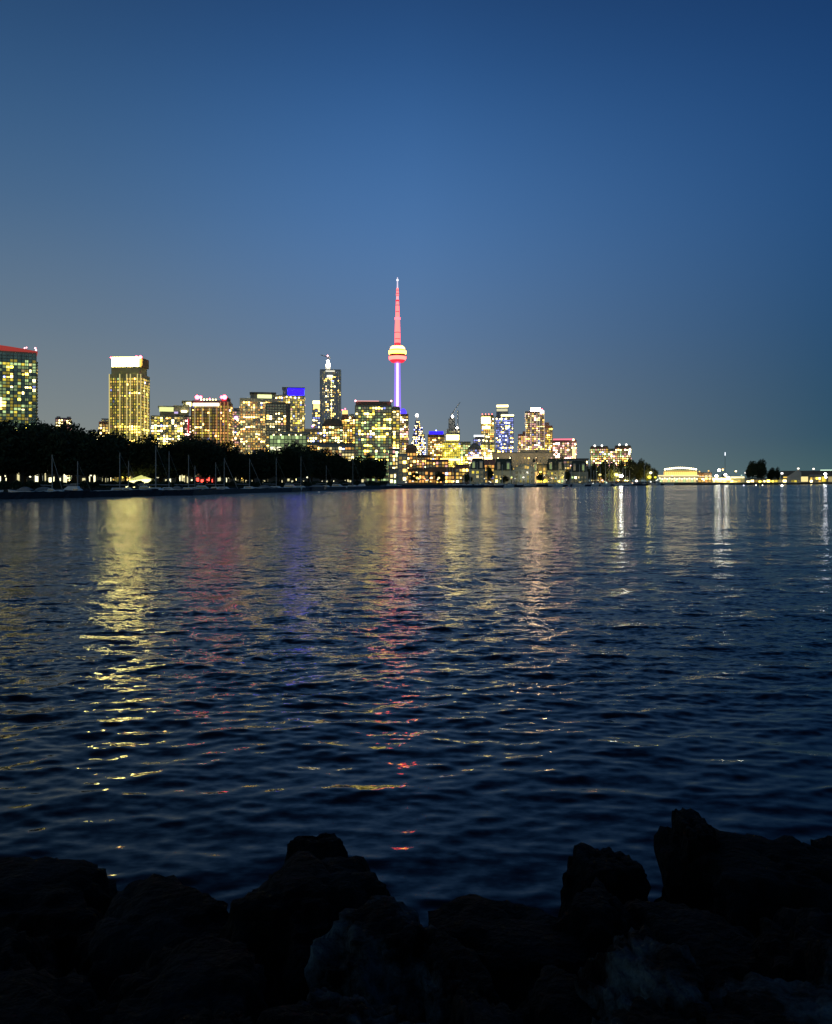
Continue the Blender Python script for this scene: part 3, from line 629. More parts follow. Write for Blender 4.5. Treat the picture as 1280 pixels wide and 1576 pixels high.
t.windows(fh=3.5, cw=3.6, lit=.32, mid=.3, dim=.2, pal=('pnk', 'wht', 'pnk'), seed=43, fill=(.8, .7)); t.box('red_lit_roof', 851, 884, 675, 677.4, em('rose_roof', (1, .2, .28), 1.2))
t.box('stair_light', 880.5, 885, 688, 708, em('yellow_stair', (1, .85, .35), 1.6), y0=-t.dep / 2 - 1, y1=-t.dep / 2 - .3); t.lamp(882, 677, 1.5, wm('wht', 'b'), 'roof_lantern'); t.lamp(885, 684, 1.3, wm('wht', 'b'), 'roof_lantern')
# long beige building
t = Tower('terrace_block', 'long beige low building with a dark square opening behind the townhouses', 757, 852, 697, 900, depth=16, wall=BEIGE, cat='building')
t.windows(fh=3, cw=4, lit=.02, mid=.04, dim=.15, pal=('warm',), seed=44, fill=(.35, .4)); t.box('roof_step', 800, 846, 692, 697, BEIGE, y0=-6); t.box('roof', 757, 800, 695.8, 697, DARKW, y0=-8.3)
t.box('dark_opening', 823.5, 827.5, 693.5, 696.4, DARKW, y0=-6.3, y1=-6.05)
for px in (765, 785, 806, 826, 846):
    l = bpy.data.lights.new('added_wall_fill', 'POINT'); l.energy = 1000; l.color = (1, .82, .5); l.shadow_soft_size = .5  # extra lights, hidden behind the townhouses, added to brighten the beige front
    o = bpy.data.objects.new('added_wall_fill', l); C.objects.link(o); o.parent = t.root; o.location = (t.lx(px), -t.dep / 2 - 10, t.H - 5)
t = Tower('terrace_block', 'long flat-roofed dark block under the red-lit block', 852, 905, 707, 860, depth=16, wall=GREY, cat='building')
t.windows(fh=3, cw=3, lit=.2, mid=.2, dim=.2, pal=('warm', 'wht', 'pnk'), seed=45); t.box('roof', 851, 906, 705.6, 707, DARKW, y0=-8.5)
# twin apartment blocks at right
def apart(x0, x1, y, label, seed, lamps):
    t = Tower('apartment_block', label, x0, x1, y, 1300, wall=BROWN if seed % 2 else GREY, cat='apartment block')
    t.windows(fh=3.4, cw=3.2, lit=.42, mid=.34, dim=.2, pal=('warm', 'wht', 'pnk', 'grn'), seed=seed, fill=(.7, .6))
    t.box('roof', x0 + 1, x1 - 1, y - 1.5, y, DARKW)
    for px, py in lamps: t.lamp(px, py, 1.5, em('roof_white', (1, .95, .85), 4), 'roof_lantern')
apart(908, 936, 688, 'left apartment block of the isolated pair, two white roof lamps', 51, [(915, 686), (926, 686)])
apart(934.5, 947, 692, 'low connecting block between the isolated pair of apartment blocks', 52, [])
apart(945.5, 971, 687, 'right apartment block of the isolated pair, taller with roof lamps', 53, [(953, 684.5), (963.5, 684.5), (969, 692), (968, 699)])

# ------------------------------------------------------------------ needle tower
def needle():
    D = 2226; s_ = D / F
    t = thing('observation_tower', 'tall needle-shaped observation tower lit violet below and red above its round pod', 'tower', (X(611.5, D), D, LAND))
    z = lambda py: Z(py, D) - LAND
    vio = em('violet_led', (.34, .22, 1.0), 1.1); core = em('pink_led', (.80, .40, 1.0), 2.8); red = em('red_led', (1.0, .055, .05), 7); redd = em('dark_red_led', (.9, .03, .06), 1.2)
    # three tapering legs round a lit core
    leg = MB()
    for a in (R(90), R(210), R(330)):
        ux, uy = math.cos(a), math.sin(a); px_, py_ = -uy, ux; prev = None
        for zz, ln, th in ((0, 33, 4.5), (60, 20, 3.8), (130, 12.5, 3.2), (220, 9.6, 2.6), (335, 8.0, 2.2)):
            ring = [(ux * ln + px_ * th * .6, uy * ln + py_ * th * .6, zz), (ux * ln - px_ * th * .6, uy * ln - py_ * th * .6, zz), (-px_ * th, -py_ * th, zz), (px_ * th, py_ * th, zz)]
            if prev:
                for i in range(4): leg.face([prev[i], prev[(i + 1) % 4], ring[(i + 1) % 4], ring[i]])
            prev = ring
    leg.build('shaft', vio, t)
    mb = MB(); mb.tube((0, -1.5, 20), (0, -1.5, z(557)), 5.8, 3.6, 12); mb.build('lit_core', core, t)
    def ring(name, prof, m): mb = MB(); mb.lathe([(r * s_, z(y)) for r, y in prof], 32); mb.build(name, m, t, smooth=False)
    ring('pod_underside', [(4.2, 559), (9.5, 557.6), (12.0, 554.5)], redd)
    ring('lower_ring', [(12.0, 554.4), (13.4, 551.5), (13.3, 549.2), (12.6, 548.8)], em('ring_led', (1, .05, .04), 11))
    ring('pod_windows', [(12.2, 548.7), (12.6, 545.5)], mat('pod_glass', (.10, .09, .05), .3))
    ring('deck_lights', [(12.9, 545.4), (13.5, 543.5), (13.3, 540.2)], em('deck_led', (1, .44, .035), 15))
    ring('deck_band', [(12.6, 540.1), (11.4, 538.2)], mat('deck_grey', (.12, .11, .06), .5))
    ring('pod_roof', [(11.6, 538.1), (11.0, 535.2), (9.0, 533.2)], em('roof_led', (1, .52, .12), 9))
    ring('roof_collar', [(6.0, 533.1), (5.0, 530.5), (4.3, 528)], redd)
    ring('upper_shaft', [(4.1, 528), (3.7, 505), (3.3, 492.5)], red)
    ring('upper_deck', [(3.5, 492.4), (4.5, 491.5), (4.5, 489.2), (3.4, 488.4)], em('upper_led', (1, .08, .10), 5))
    ring('antenna_base', [(3.1, 488.3), (2.5, 475), (1.9, 464)], red)
    ring('antenna_collar', [(2.6, 463.9), (3.0, 462.8), (2.6, 461.8)], redd)
    ring('antenna_middle', [(2.1, 461.7), (1.8, 456)], em('pink_mid', (1, .35, .4), 1.5))
    ring('antenna_middle', [(1.9, 455.2), (1.5, 444)], red)
    ring('antenna_collar', [(2.0, 455.9), (2.0, 455.3)], redd)
    ring('antenna_tip', [(1.15, 443.8), (0.95, 435), (.7, 427)], em('tip_led', (.90, .80, 1.0), .9))
    ring('tip_light', [(1.5, 432.4), (1.7, 431), (1.4, 430)], em('tip_white', (1, .95, 1), 1.5))
    for py in (447, 452, 470, 480, 500, 512, 522): ring('shade_band', [(1.0 + (py - 427) * .034, py + .5), (1.0 + (py - 427) * .034, py - .5)], redd)  # dimmer bands added so the glowing shaft shows some shading
needle()

# ------------------------------------------------------------------ trees
BARK = mat('bark', (0.05, 0.04, 0.03), 0.9, 0.3, 2.0)
def leafmat(name, col):
    m = mat(name, col, 0.75, 0.5, 0.6, spec=0.2); return m
LEAF = leafmat('dark_foliage', (0.040, 0.055, 0.028)); LEAF2 = leafmat('olive_foliage', (0.085, 0.085, 0.035))
def crown_mesh(seed, Wd, Hh, base, m, nleaf=5200, ls=0.42):
    rng = random.Random(seed); mb = MB(); lobes = []
    for i in range(17):
        a = rng.uniform(0, 6.28); q = rng.random(); zc = base + Hh * (.16 + .72 * q); rr = Wd / 2 * (1 - (2 * q - .85) ** 2 * .45) * rng.uniform(.35, .8)
        lobes.append((rr * math.cos(a), rr * math.sin(a), zc, rng.uniform(.18, .30) * Wd))
    lobes.append((0, 0, base + Hh * .5, Wd * .36))
    tot = sum(l[3] ** 2 for l in lobes)
    for (cx, cy, cz, r) in lobes:
        for _ in range(int(nleaf * r * r / tot)):
            d = Vector((rng.gauss(0, 1), rng.gauss(0, 1), rng.gauss(0, 1))).normalized(); rad = r * (rng.random() ** .35) * rng.choice((1, 1, 1, 1.12))
            p = Vector((cx, cy, cz)) + d * rad; p.z = max(p.z, base + rng.uniform(-.5, .3))
            u = Vector((rng.gauss(0, 1), rng.gauss(0, 1), rng.gauss(0, 1))).normalized(); v = u.orthogonal().normalized(); s = ls * rng.uniform(.6, 1.5)
            mb.v += [tuple(p - u * s), tuple(p + v * s * .55), tuple(p + u * s), tuple(p - v * s * .55)]
            k = len(mb.v) - 4; mb.f.append((k, k + 1, k + 2, k + 3)); mb.m.append(0)
    return mb.mesh('crown', m)
def trunk_mesh(seed, base, Hh, Wd):
    rng = random.Random(seed); mb = MB(); lean = rng.uniform(-.3, .3)
    mb.tube((0, 0, -.4), (lean, 0, base + 1), .42, .28, 8); mb.tube((lean, 0, base + .9), (lean * 1.5, 0.2, base + Hh * .7), .28, .08, 7)
    for i in range(6):
        a = rng.uniform(0, 6.28); z0 = base * rng.uniform(.75, 1.3)
        mb.tube((lean * z0 / (base + 1), 0, z0), (Wd * .3 * math.cos(a), Wd * .3 * math.sin(a), z0 + Hh * rng.uniform(.25, .5)), .16, .05, 6)
    return mb.mesh('trunk', BARK)
CR = [(crown_mesh(60 + i, 12, 11, 3.6, LEAF), trunk_mesh(i, 3.6, 11, 12)) for i in range(5)]
CR2 = [(crown_mesh(80 + i, 12, 11, 2.0, LEAF2, 2600, .55), trunk_mesh(20 + i, 2.5, 11, 12)) for i in range(3)]
def tree(px, ytop, D, wpx, label, group, v=0, lib=CR, zb=LAND):
    t = thing('tree', label, 'tree', (X(px, D), D, zb), random.uniform(0, 6.28), group)
    cm, tm = lib[v % len(lib)]; Hh = Z(ytop, D) - zb; sz = Hh / 14.3; sx = wpx / F * D / 12.0
    for nme, me in (('trunk', tm), ('crown', cm)):
        o = link(nme, me, t); o.scale = (sx, sx, sz)
TREES = [(-52, 650, 'beyond the far left edge'), (-22, 652, 'at the very left edge'), (6, 655, 'tallest, below the red-roofed tower'), (34, 665, 'below the right corner of the red-roofed tower'), (62, 661, 'in front of the gap right of the red-roofed tower'), (86, 657, 'in front of the small distant block'),
 (112, 664, 'right of the small distant block'), (136, 668, 'left of the notch before the gold tower'), (160, 682, 'lower, at the notch left of the gold tower'), (184, 675, 'below the left half of the gold tower'), (206, 685, 'below the middle of the gold tower'), (227, 681, 'below the right edge of the gold tower'),
 (250, 689, 'below the grey mid-rise, beside the thick pale mast'), (274, 684, 'below the right half of the grey mid-rise'), (298, 679, 'below the left side of the brown tower'), (324, 680, 'below the middle of the brown tower'), (346, 690, 'below the right edge of the brown tower'),
 (368, 699, 'low, below the violet lamp'), (390, 697, 'below the pale grid block'), (410, 698, 'left of the low green glass building'), (432, 692, 'below the left part of the low green glass building'), (454, 689, 'below the right part of the low green glass building'),
 (475, 691, 'below the orange-lit small building'), (494, 695, 'below the foot of the tallest dark tower'), (512, 703, 'small, left of the broad green glass tower'), (530, 706, 'below the left corner of the broad green glass tower'), (549, 708, 'below the left part of the broad green glass tower'), (569, 702, 'last but one, rounded, below the broad green glass tower'), (585, 708, 'last of the row at its right end')]
for i, (px, yt, wh) in enumerate(TREES):
    D = lerp_tab(SHORE, px) + 14 + (i * 7 % 5)
    tree(px, yt - 1, D, 13.5 / D * F * (0.95 if px < 480 else .8) if px < 560 else 30, f'dark leafy tree {wh}', 'dark trees along the marina shore', i)
ORD = ['first', 'second', 'third', 'fourth', 'fifth', 'sixth', 'seventh', 'eighth', 'ninth', 'tenth', 'eleventh', 'twelfth', 'thirteenth', 'fourteenth', 'fifteenth', 'sixteenth', 'seventeenth', 'eighteenth', 'nineteenth', 'twentieth', 'twenty-first', 'twenty-second', 'twenty-third', 'twenty-fourth', 'twenty-fifth', 'twenty-sixth']
# second, lower rank thickens the row
for i in range(24):
    px = -40 + i * 26; D = lerp_tab(SHORE, px) + 27 + (i * 5 % 7); yt = lerp_tab([(a, b) for a, b, _ in TREES], px) + 6
    tree(px, yt, D, 12.5 / D * F, f'{ORD[i]} from the left of the half-hidden trees in the rear rank', 'second rank of trees behind the marina trees', i + 2)
# lit trees at right
for i, (px, yt, D, w_) in enumerate(((903, 718, 690, 16), (915, 712, 700, 20), (928, 709, 720, 20), (942, 711, 720, 20), (957, 709, 740, 20), (972, 706, 740, 22), (985, 708, 745, 20), (996, 712, 745, 18), (1006, 720, 748, 14))):
    tree(px, yt, D, w_, ['floodlit olive tree at the left end of the isolated clump', 'olive tree below the left apartment block of the pair', 'olive tree below the inner side of the left apartment block', 'olive tree below the connecting block', 'olive tree right behind the brightest yellow floodlight', 'tallest olive tree of the clump', 'olive tree on the falling right slope of the clump', 'olive tree beside the second yellow floodlight', 'smallest olive tree at the right end of the clump'][i], 'olive trees of the isolated clump', i, CR2)
for px, yt, w_, lb in ((1157, 711.5, 20, 'dark round tree, left crown of the pair on the airport shore'), (1171, 711.5, 22, 'dark round tree, right crown of the pair on the airport shore'), (1187, 721, 15, 'small dark green tree right of the round pair'), (1196, 722, 9, 'thin little tree left of the bright gabled shed')):
    tree(px, yt, 800, w_, lb, None, int(px), CR)
for px, yt, w_, lb, D in ((640, 727, 16, 'low dark tree between the orange lamps by the water', 470), (676, 728, 20, 'low dark tree above the paired orange lamps', 480), (719, 730, 14, 'low dark tree left of the first townhouse', 480), (752, 718, 14, 'dark tree between first and second townhouse', 560), (776, 731, 14, 'small green lit tree before the second townhouse', 500), (832, 728, 12, 'dark tree between third and fourth townhouse', 600), (872, 724, 10, 'dark tree between fourth and fifth townhouse', 620)):
    tree(px, yt, D, w_, lb, None, int(px), CR2 if px == 776 else CR)

# ------------------------------------------------------------------ pavilions and lamps seen between the trunks
PAVL = em('pavilion_light', (1.0, .93, .55), 2.2); PAVD = em('pavilion_dim', (1.0, .88, .45), .9)
for i, (xa, xb, lb) in enumerate(((-60, 12, 'low lit pavilion seen between trunks at the far left'), (14, 60, 'low lit pavilion behind the trunks under the red-roofed tower'), (66, 104, 'low lit pavilion behind the slanting-stay mast'), (108, 172, 'long low lit pavilion behind the trunks left of the bright tent'), (238, 292, 'low lit pavilion behind the thick pale mast'), (334, 372, 'low pale-lit pavilion right of the red neon'), (376, 452, 'low dim-lit pavilion behind the trunks below the pale grid block'), (456, 560, 'long dim low pavilion near the right end of the tree row'))):
    D = lerp_tab(SHORE, (xa + xb) / 2) + 52
    t = Tower('pavilion', lb, xa, xb, HZ - (5.6 - 3) / D * F, D, depth=8, wall=DARKW, cat='pavilion', group=None)
    rng = random.Random(i); n = int(t.W / 1.35)
    for c in range(n):
        if rng.random() < (.14 if i < 4 else .35 if i < 6 else .6): continue
        u = -t.W / 2 + (c + .5) * t.W / n; hh = rng.uniform(.9, 3.7) if i < 6 else rng.uniform(.8, 1.8)
        mb = MB(); mb.box(u - .62 * rng.uniform(.2, 1), u + .62 * rng.uniform(.2, 1), -4.2, -4.02, 1.1 + rng.uniform(0, .6), 1.1 + hh); mb.build('lit_opening', PAVL if rng.random() < .6 else PAVD, t.root)
    t.lbox('roof', -t.W / 2 - .5, t.W / 2 + .5, -4.8, 4.5, t.H, t.H + .4, DARKW)
# bright tent
D = 236; t = thing('marquee_tent', 'glowing yellow-white marquee tent between the dark trees under the gold tower', 'tent', (X(213, D), D, LAND))
k = D / F; mb = MB(); w_ = 14 * k; 
mb.v += [(-w_, -3, 0), (w_, -3, 0), (w_, 3, 0), (-w_, 3, 0), (-w_, -3, 1.7), (w_, -3, 2.4), (w_, 3, 2.4), (-w_, 3, 1.7)]
mb.f += [(0, 1, 5, 4), (1, 2, 6, 5), (2, 3, 7, 6), (3, 0, 4, 7)]; mb.m += [0] * 4
mb.build('side_wall', em('tent_wall', (1, .90, .40), 2.4), t)
mb = MB(); mb.v += [(-w_ - .3, -3.3, 1.7), (w_ + .3, -3.3, 2.4), (w_ + .3, 3.3, 2.4), (-w_ - .3, 3.3, 1.7), (w_ * .3, 0, 3.5)]; mb.f += [(0, 1, 4), (1, 2, 4), (2, 3, 4), (3, 0, 4)]; mb.m += [0] * 4
mb.build('roof', em('tent_roof', (.85, .85, .25), .9), t)
# red neon kiosk
t = Tower('kiosk', 'low kiosk with red neon lights behind the trunks below the brown tower', 292, 334, 733, 300, depth=5, wall=DARKW, cat='kiosk')
rn = em('red_neon', (1, .08, .05), 3.2)
for a_, b_, c_, d_ in ((294, 300, 738, 742), (302, 306, 735.5, 741), (309, 313, 738, 742.5), (318, 327, 737.5, 743), (321, 325, 734.5, 737), (297, 299, 735, 737)): t.box('neon_panel', a_, b_, c_, d_, rn if a_ > 300 else PAVL, y0=-2.9, y1=-2.55)
# hedge row
HEDGE = MB(); rng = random.Random(9)
for i in range(9000):
    px = rng.uniform(-80, 600); D = lerp_tab(SHORE, px) + 6 + rng.uniform(0, 2.2); x = X(px, D); z = LAND + rng.random() ** .7 * 1.55 * (1 + .2 * math.sin(px * .3))
    u = Vector((rng.gauss(0, 1), rng.gauss(0, 1), rng.gauss(0, 1))).normalized() * .35; v = u.orthogonal().normalized() * .22
    p = Vector((x, D, z)); HEDGE.face([p - u, p + v, p + u, p - v])
tag(HEDGE.build('hedge', LEAF), 'continuous low dark hedge along the marina shore under the trees', 'hedge')

# ------------------------------------------------------------------ boats
WHITEP = mat('white_gelcoat', (0.78, 0.80, 0.82), 0.35, 0.1, 1); NAVY = mat('navy_gelcoat', (0.02, 0.025, 0.05), 0.3, 0.1, 1); ALU = mat('aluminium_spar', (0.30, 0.31, 0.32), 0.5, 0.1, 1)
ALU2 = mat('spar_lit_tone', (0.80, 0.78, 0.70), 0.5, 0.1, 1)  # paler spar copy for far masts: lamp light put into the colour
CANV = mat('canvas_cover', (0.22, 0.24, 0.27), 0.9, 0.2, 2); TIMB = mat('dock_timber', (0.10, 0.085, 0.07), 0.9, 0.3, 3)
def hull(L, B, Hh, m, parent):
    mb = MB(); n = 12; prev = None
    for i in range(n + 1):
        t_ = i / n; x = -L / 2 + L * t_; b = B / 2 * (1 - max(0, (t_ - .45) / .55) ** 2.2) * (.86 + .14 * min(1, t_ * 3)); sh = Hh * (1 + .22 * t_ ** 2)
        kx = x - (.07 * L * t_ ** 3)
        ring = [(kx, 0, -.35), (kx, b * .62, -.1), (x, b, sh), (x, 0, sh + .04), (x, -b, sh), (kx, -b * .62, -.1)]
        if prev:
            for j in range(6): mb.face([prev[j], prev[(j + 1) % 6], ring[(j + 1) % 6], ring[j]])
        else: mb.face(list(reversed(ring)))
        prev = ring
    return mb.build('hull', m, parent)
def wedge(name, x0, x1, b0, b1, z0, z1, sl, m, parent):
    mb = MB(); mb.v += [(x0, -b0, z0), (x1, -b1, z0), (x1, b1, z0), (x0, b0, z0), (x0 + sl * .3, -b0 * .85, z1), (x1 - sl, -b1 * .8, z1), (x1 - sl, b1 * .8, z1), (x0 + sl * .3, b0 * .85, z1)]
    mb.f += [(0, 1, 5, 4), (1, 2, 6, 5), (2, 3, 7, 6), (3, 0, 4, 7), (4, 5, 6, 7)]; mb.m += [0] * 5; return mb.build(name, m, parent)
def sailboat(L, Hm, hm, label, loc, rz, rake=None, group='moored sailing boats', detail=True, rm_=.085):
    t = thing('sailboat', label, 'sailboat', loc, rz, group); hull(L, L * .3, 1.15, hm, t)
    c = wedge('cabin', -L * .12, L * .26, L * .1, L * .06, 1.2, 1.75, .8, WHITEP, t)
    if detail: mb = MB(); mb.box(-L * .06, L * .14, -L * .1, -L * .085, 1.38, 1.55); mb.build('window', GLASS, c)
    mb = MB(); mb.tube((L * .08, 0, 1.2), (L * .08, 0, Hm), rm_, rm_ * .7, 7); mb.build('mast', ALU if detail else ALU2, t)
    mb = MB(); mb.tube((L * .08, 0, 2.3), (-L * .38, 0, 2.4), .12, .1, 6); mb.build('boom', CANV, t)
    st = .05 if 'stay' in label else .018
    mb = MB(); mb.tube((L * .5, 0, 1.4), (L * .085, 0, Hm - .3), st, st, 5); mb.build('forestay', ALU, t)
    if detail: mb = MB(); mb.tube((L * .08, -.7, Hm * .6), (L * .08, .7, Hm * .6), .04, .04, 5); mb.build('spreader', ALU, t)
    return t
def motorboat(L, hm, label, loc, rz, cover=False, group='moored motor boats'):
    t = thing('motorboat', label, 'motorboat', loc, rz, group); hull(L, L * .34, 1.25, hm, t)
    if cover:
        mb = MB(); n = 10; prev = None
        for i in range(n + 1):
            q = i / n; x = -L * .46 + L * .8 * q; h = 1.35 + .75 * math.sin(math.pi * min(1, q * 1.1 + .1)) ; b = L * .15 * (1 - .4 * q)
            r_ = [(x, -b, 1.3), (x, -b * .6, h * .93), (x, 0, h), (x, b * .6, h * .93), (x, b, 1.3)]
            if prev:
                for j in range(4): mb.face([prev[j], r_[j], r_[j + 1], prev[j + 1]])
            prev = r_
        mb.build('canvas_cover', CANV, t)
    else:
        c = wedge('cabin', -L * .2, L * .28, L * .13, L * .07, 1.3, 2.15, 1.1, WHITEP, t)
        mb = MB(); mb.box(-L * .16, L * .13, -L * .128, -L * .112, 1.6, 1.9); mb.build('window', GLASS, c)
        mb = MB(); mb.box(-L * .16, L * .04, -L * .1, L * .1, 2.55, 2.63); mb.build('hardtop', WHITEP, t)
        for sy in (-1, 1): mb = MB(); mb.tube((-L * .12, sy * L * .09, 2.1), (-L * .1, sy * L * .09, 2.55), .04, .04, 5); mb.build('strut', ALU, t)
    return t
def od(px): return lerp_tab(OUT, px) + 9
SB = [(80, 699, 'white', 'sailboat with a tall mast and slanting stay, leftmost mast of the marina', 4.5), (120, 709, 'navy', 'dark sailboat with a faint short mast left of centre of the black trees', 7), (184, 696, 'white', 'white sailing yacht with a cream cabin below the gold tower', 9), (198, 709, 'navy', 'sailboat with the shorter mast just right of the white yacht', 6),
      (240, 685, 'white', 'sailboat with the thickest and tallest pale mast', 9.5), (260, 694, 'white', 'sailboat with a pale mast right of the thickest mast', 7.5), (290, 699, 'navy', 'sailboat with a faint mast below the narrow dark slab', 7), (300, 716, 'white', 'small sailboat with a very short mast by the red neon', 5), (332, 711, 'white', 'sailboat with a short mast right of the red neon', 6), (345, 704, 'navy', 'dark sailboat whose slanting stay shows below the brown tower', 8),
      (384, 705, 'white', 'sailboat with paired stay below the pale grid block', 8), (425, 704, 'white', 'sailboat with a bright mast below the black-clad tower', 9), (463, 702, 'navy', 'dark sailboat with a faint mast below the blue-topped tower', 9), (502, 716, 'white', 'small white sailboat below the foot of the tallest dark tower', 8), (543, 706, 'white', 'last white sailboat left of the end of the tree row', 9)]
for i, (px, yt, c_, lb, L) in enumerate(SB):
    D = od(px) + (i % 3) * 2; sailboat(L, Z(yt, D), WHITEP if c_ == 'white' else NAVY, lb, (X(px, D) - L * .08, D, -.1), R(random.Random(i).uniform(-18, 18)), rm_=.13 if px == 240 else .11)
MO = [(-20, 'white', 6, 0, 'white motorboat cut by the left edge'), (32, 'white', 5.5, 1, 'covered white motorboat, first from the left edge'), (76, 'white', 5.5, 1, 'covered white motorboat below the slanting stay'), (112, 'navy', 7, 0, 'dark-hulled long motorboat under the left trees'), (222, 'navy', 6, 0, 'dark motorboat in front of the glowing tent'), (268, 'white', 4.5, 1, 'small covered boat right of the thick mast'), (310, 'navy', 7, 0, 'dark motorboat below the red neon'), (402, 'white', 6, 1, 'pale covered motorboat below the pale grid block'),
      (445, 'white', 7, 0, 'white cabin motorboat under the low green glass building'), (482, 'navy', 7, 1, 'dark covered motorboat in mid marina'), (518, 'white', 7, 0, 'low white motorboat right of the small white sailboat'), (557, 'white', 6, 0, 'bright white motorboat near the end of the trees'), (602, 'white', 8, 0, 'white motorboat just past the last tree')]
for i, (px, c_, L, cv, lb) in enumerate(MO):
    D = od(px) + 1 + (i % 2) * 2; motorboat(L * (1 if px < 400 else 1.15), WHITEP if c_ == 'white' else NAVY, lb, (X(px, D), D, -.1), R(random.Random(i + 50).uniform(-20, 20)) + (math.pi if i % 2 else 0), bool(cv))
CNT = {}
def nth(key):
    CNT[key] = CNT.get(key, 0) + 1; return ORD[CNT[key] - 1]
# right-hand harbour: mast forest and small boats
places = ['below the bright yellow building', 'below the townhouses', 'before the isolated apartment pair', 'before the floodlit clump']
rng = random.Random(21)
for i, px in enumerate([686, 690, 695, 699, 705, 712, 722, 733, 748, 764, 772, 784, 798, 806, 814, 834, 846, 858, 868, 878, 890, 900, 908, 912, 916, 922, 930, 936, 944, 951, 958, 962, 968, 990, 1004]):
    D = lerp_tab(SHORE, px) - 9 - (i % 3) * 3 if px > 775 else 412 + (i % 3) * 3; yt = (718 if px < 720 else rng.uniform(706, 722)) + rng.uniform(0, 4)
    where = places[0] if px < 720 else places[1] if px < 905 else places[2] if px < 945 else places[3]
    sailboat(8, Z(yt, D), WHITEP if i % 3 else NAVY, f'{nth(where)} far thin-masted sailboat from left {where}', (X(px, D), D, -.1), R(rng.uniform(-70, 70)), group=f'far sailboats moored {where}', detail=False, rm_=.17)
for i, px in enumerate([742, 757, 768, 786, 800, 815, 826, 843, 856, 872, 885, 902, 920, 938, 966, 981, 1012, 1030]):
    D = lerp_tab(SHORE, px) - 6; where = places[1] if px < 905 else 'before the floodlit clump and the long lit hall'
    motorboat(7.5, WHITEP if i % 3 else NAVY, f'{nth(where + chr(43))} far motorboat from left {where}', (X(px, D), D, -.1), R(rng.uniform(-40, 40)), bool(i % 2), group=f'far motorboats moored {where}')

# ------------------------------------------------------------------ lamps
POST = mat('lamp_post_paint', (.08, .08, .08), .6)
def lamp(label, px, py, D, r, col, s, power=0, name='street_lamp', cat='street lamp', zb=LAND, group=None):
    z = Z(py, D); t = thing(name, label, cat, (X(px, D), D, zb), 0, group); h = z - zb
    mb = MB(); mb.tube((0, 0, 0), (0, 0, h), .14, .10, 7); mb.build('post', POST, t)
    key = 'lamp_%02d_%02d_%02d_%03d' % (col[0] * 99, col[1] * 99, col[2] * 99, s)
    mb = MB(); mb.ball((0, -.2, h + r * D / F * .2), r * D / F, em(key, col, s if 'golden pair' in label or 'glaring' in label else (s * 1.8 if 'apron' in label else 1 + s * .12)), 12, sz=.8); mb.build('lamp_head', None, t)
    if power:
        l = bpy.data.lights.new('lamp_light', 'POINT'); l.energy = power; l.color = col; l.shadow_soft_size = max(.8, r * D / F)
        o = bpy.data.objects.new('lamp_light', l); C.objects.link(o); o.parent = t; o.location = (0, r * D / F + 1.2, h - .3); l.energy = power * (.45 if 'floodlight' in label else .8 if 'house' in label else .04 if 'path lamp' in label else .10)
Y_ = (1, .80, .25); W_ = (1, .95, .80); O_ = (1, .55, .12); G_ = (.75, 1, .75)
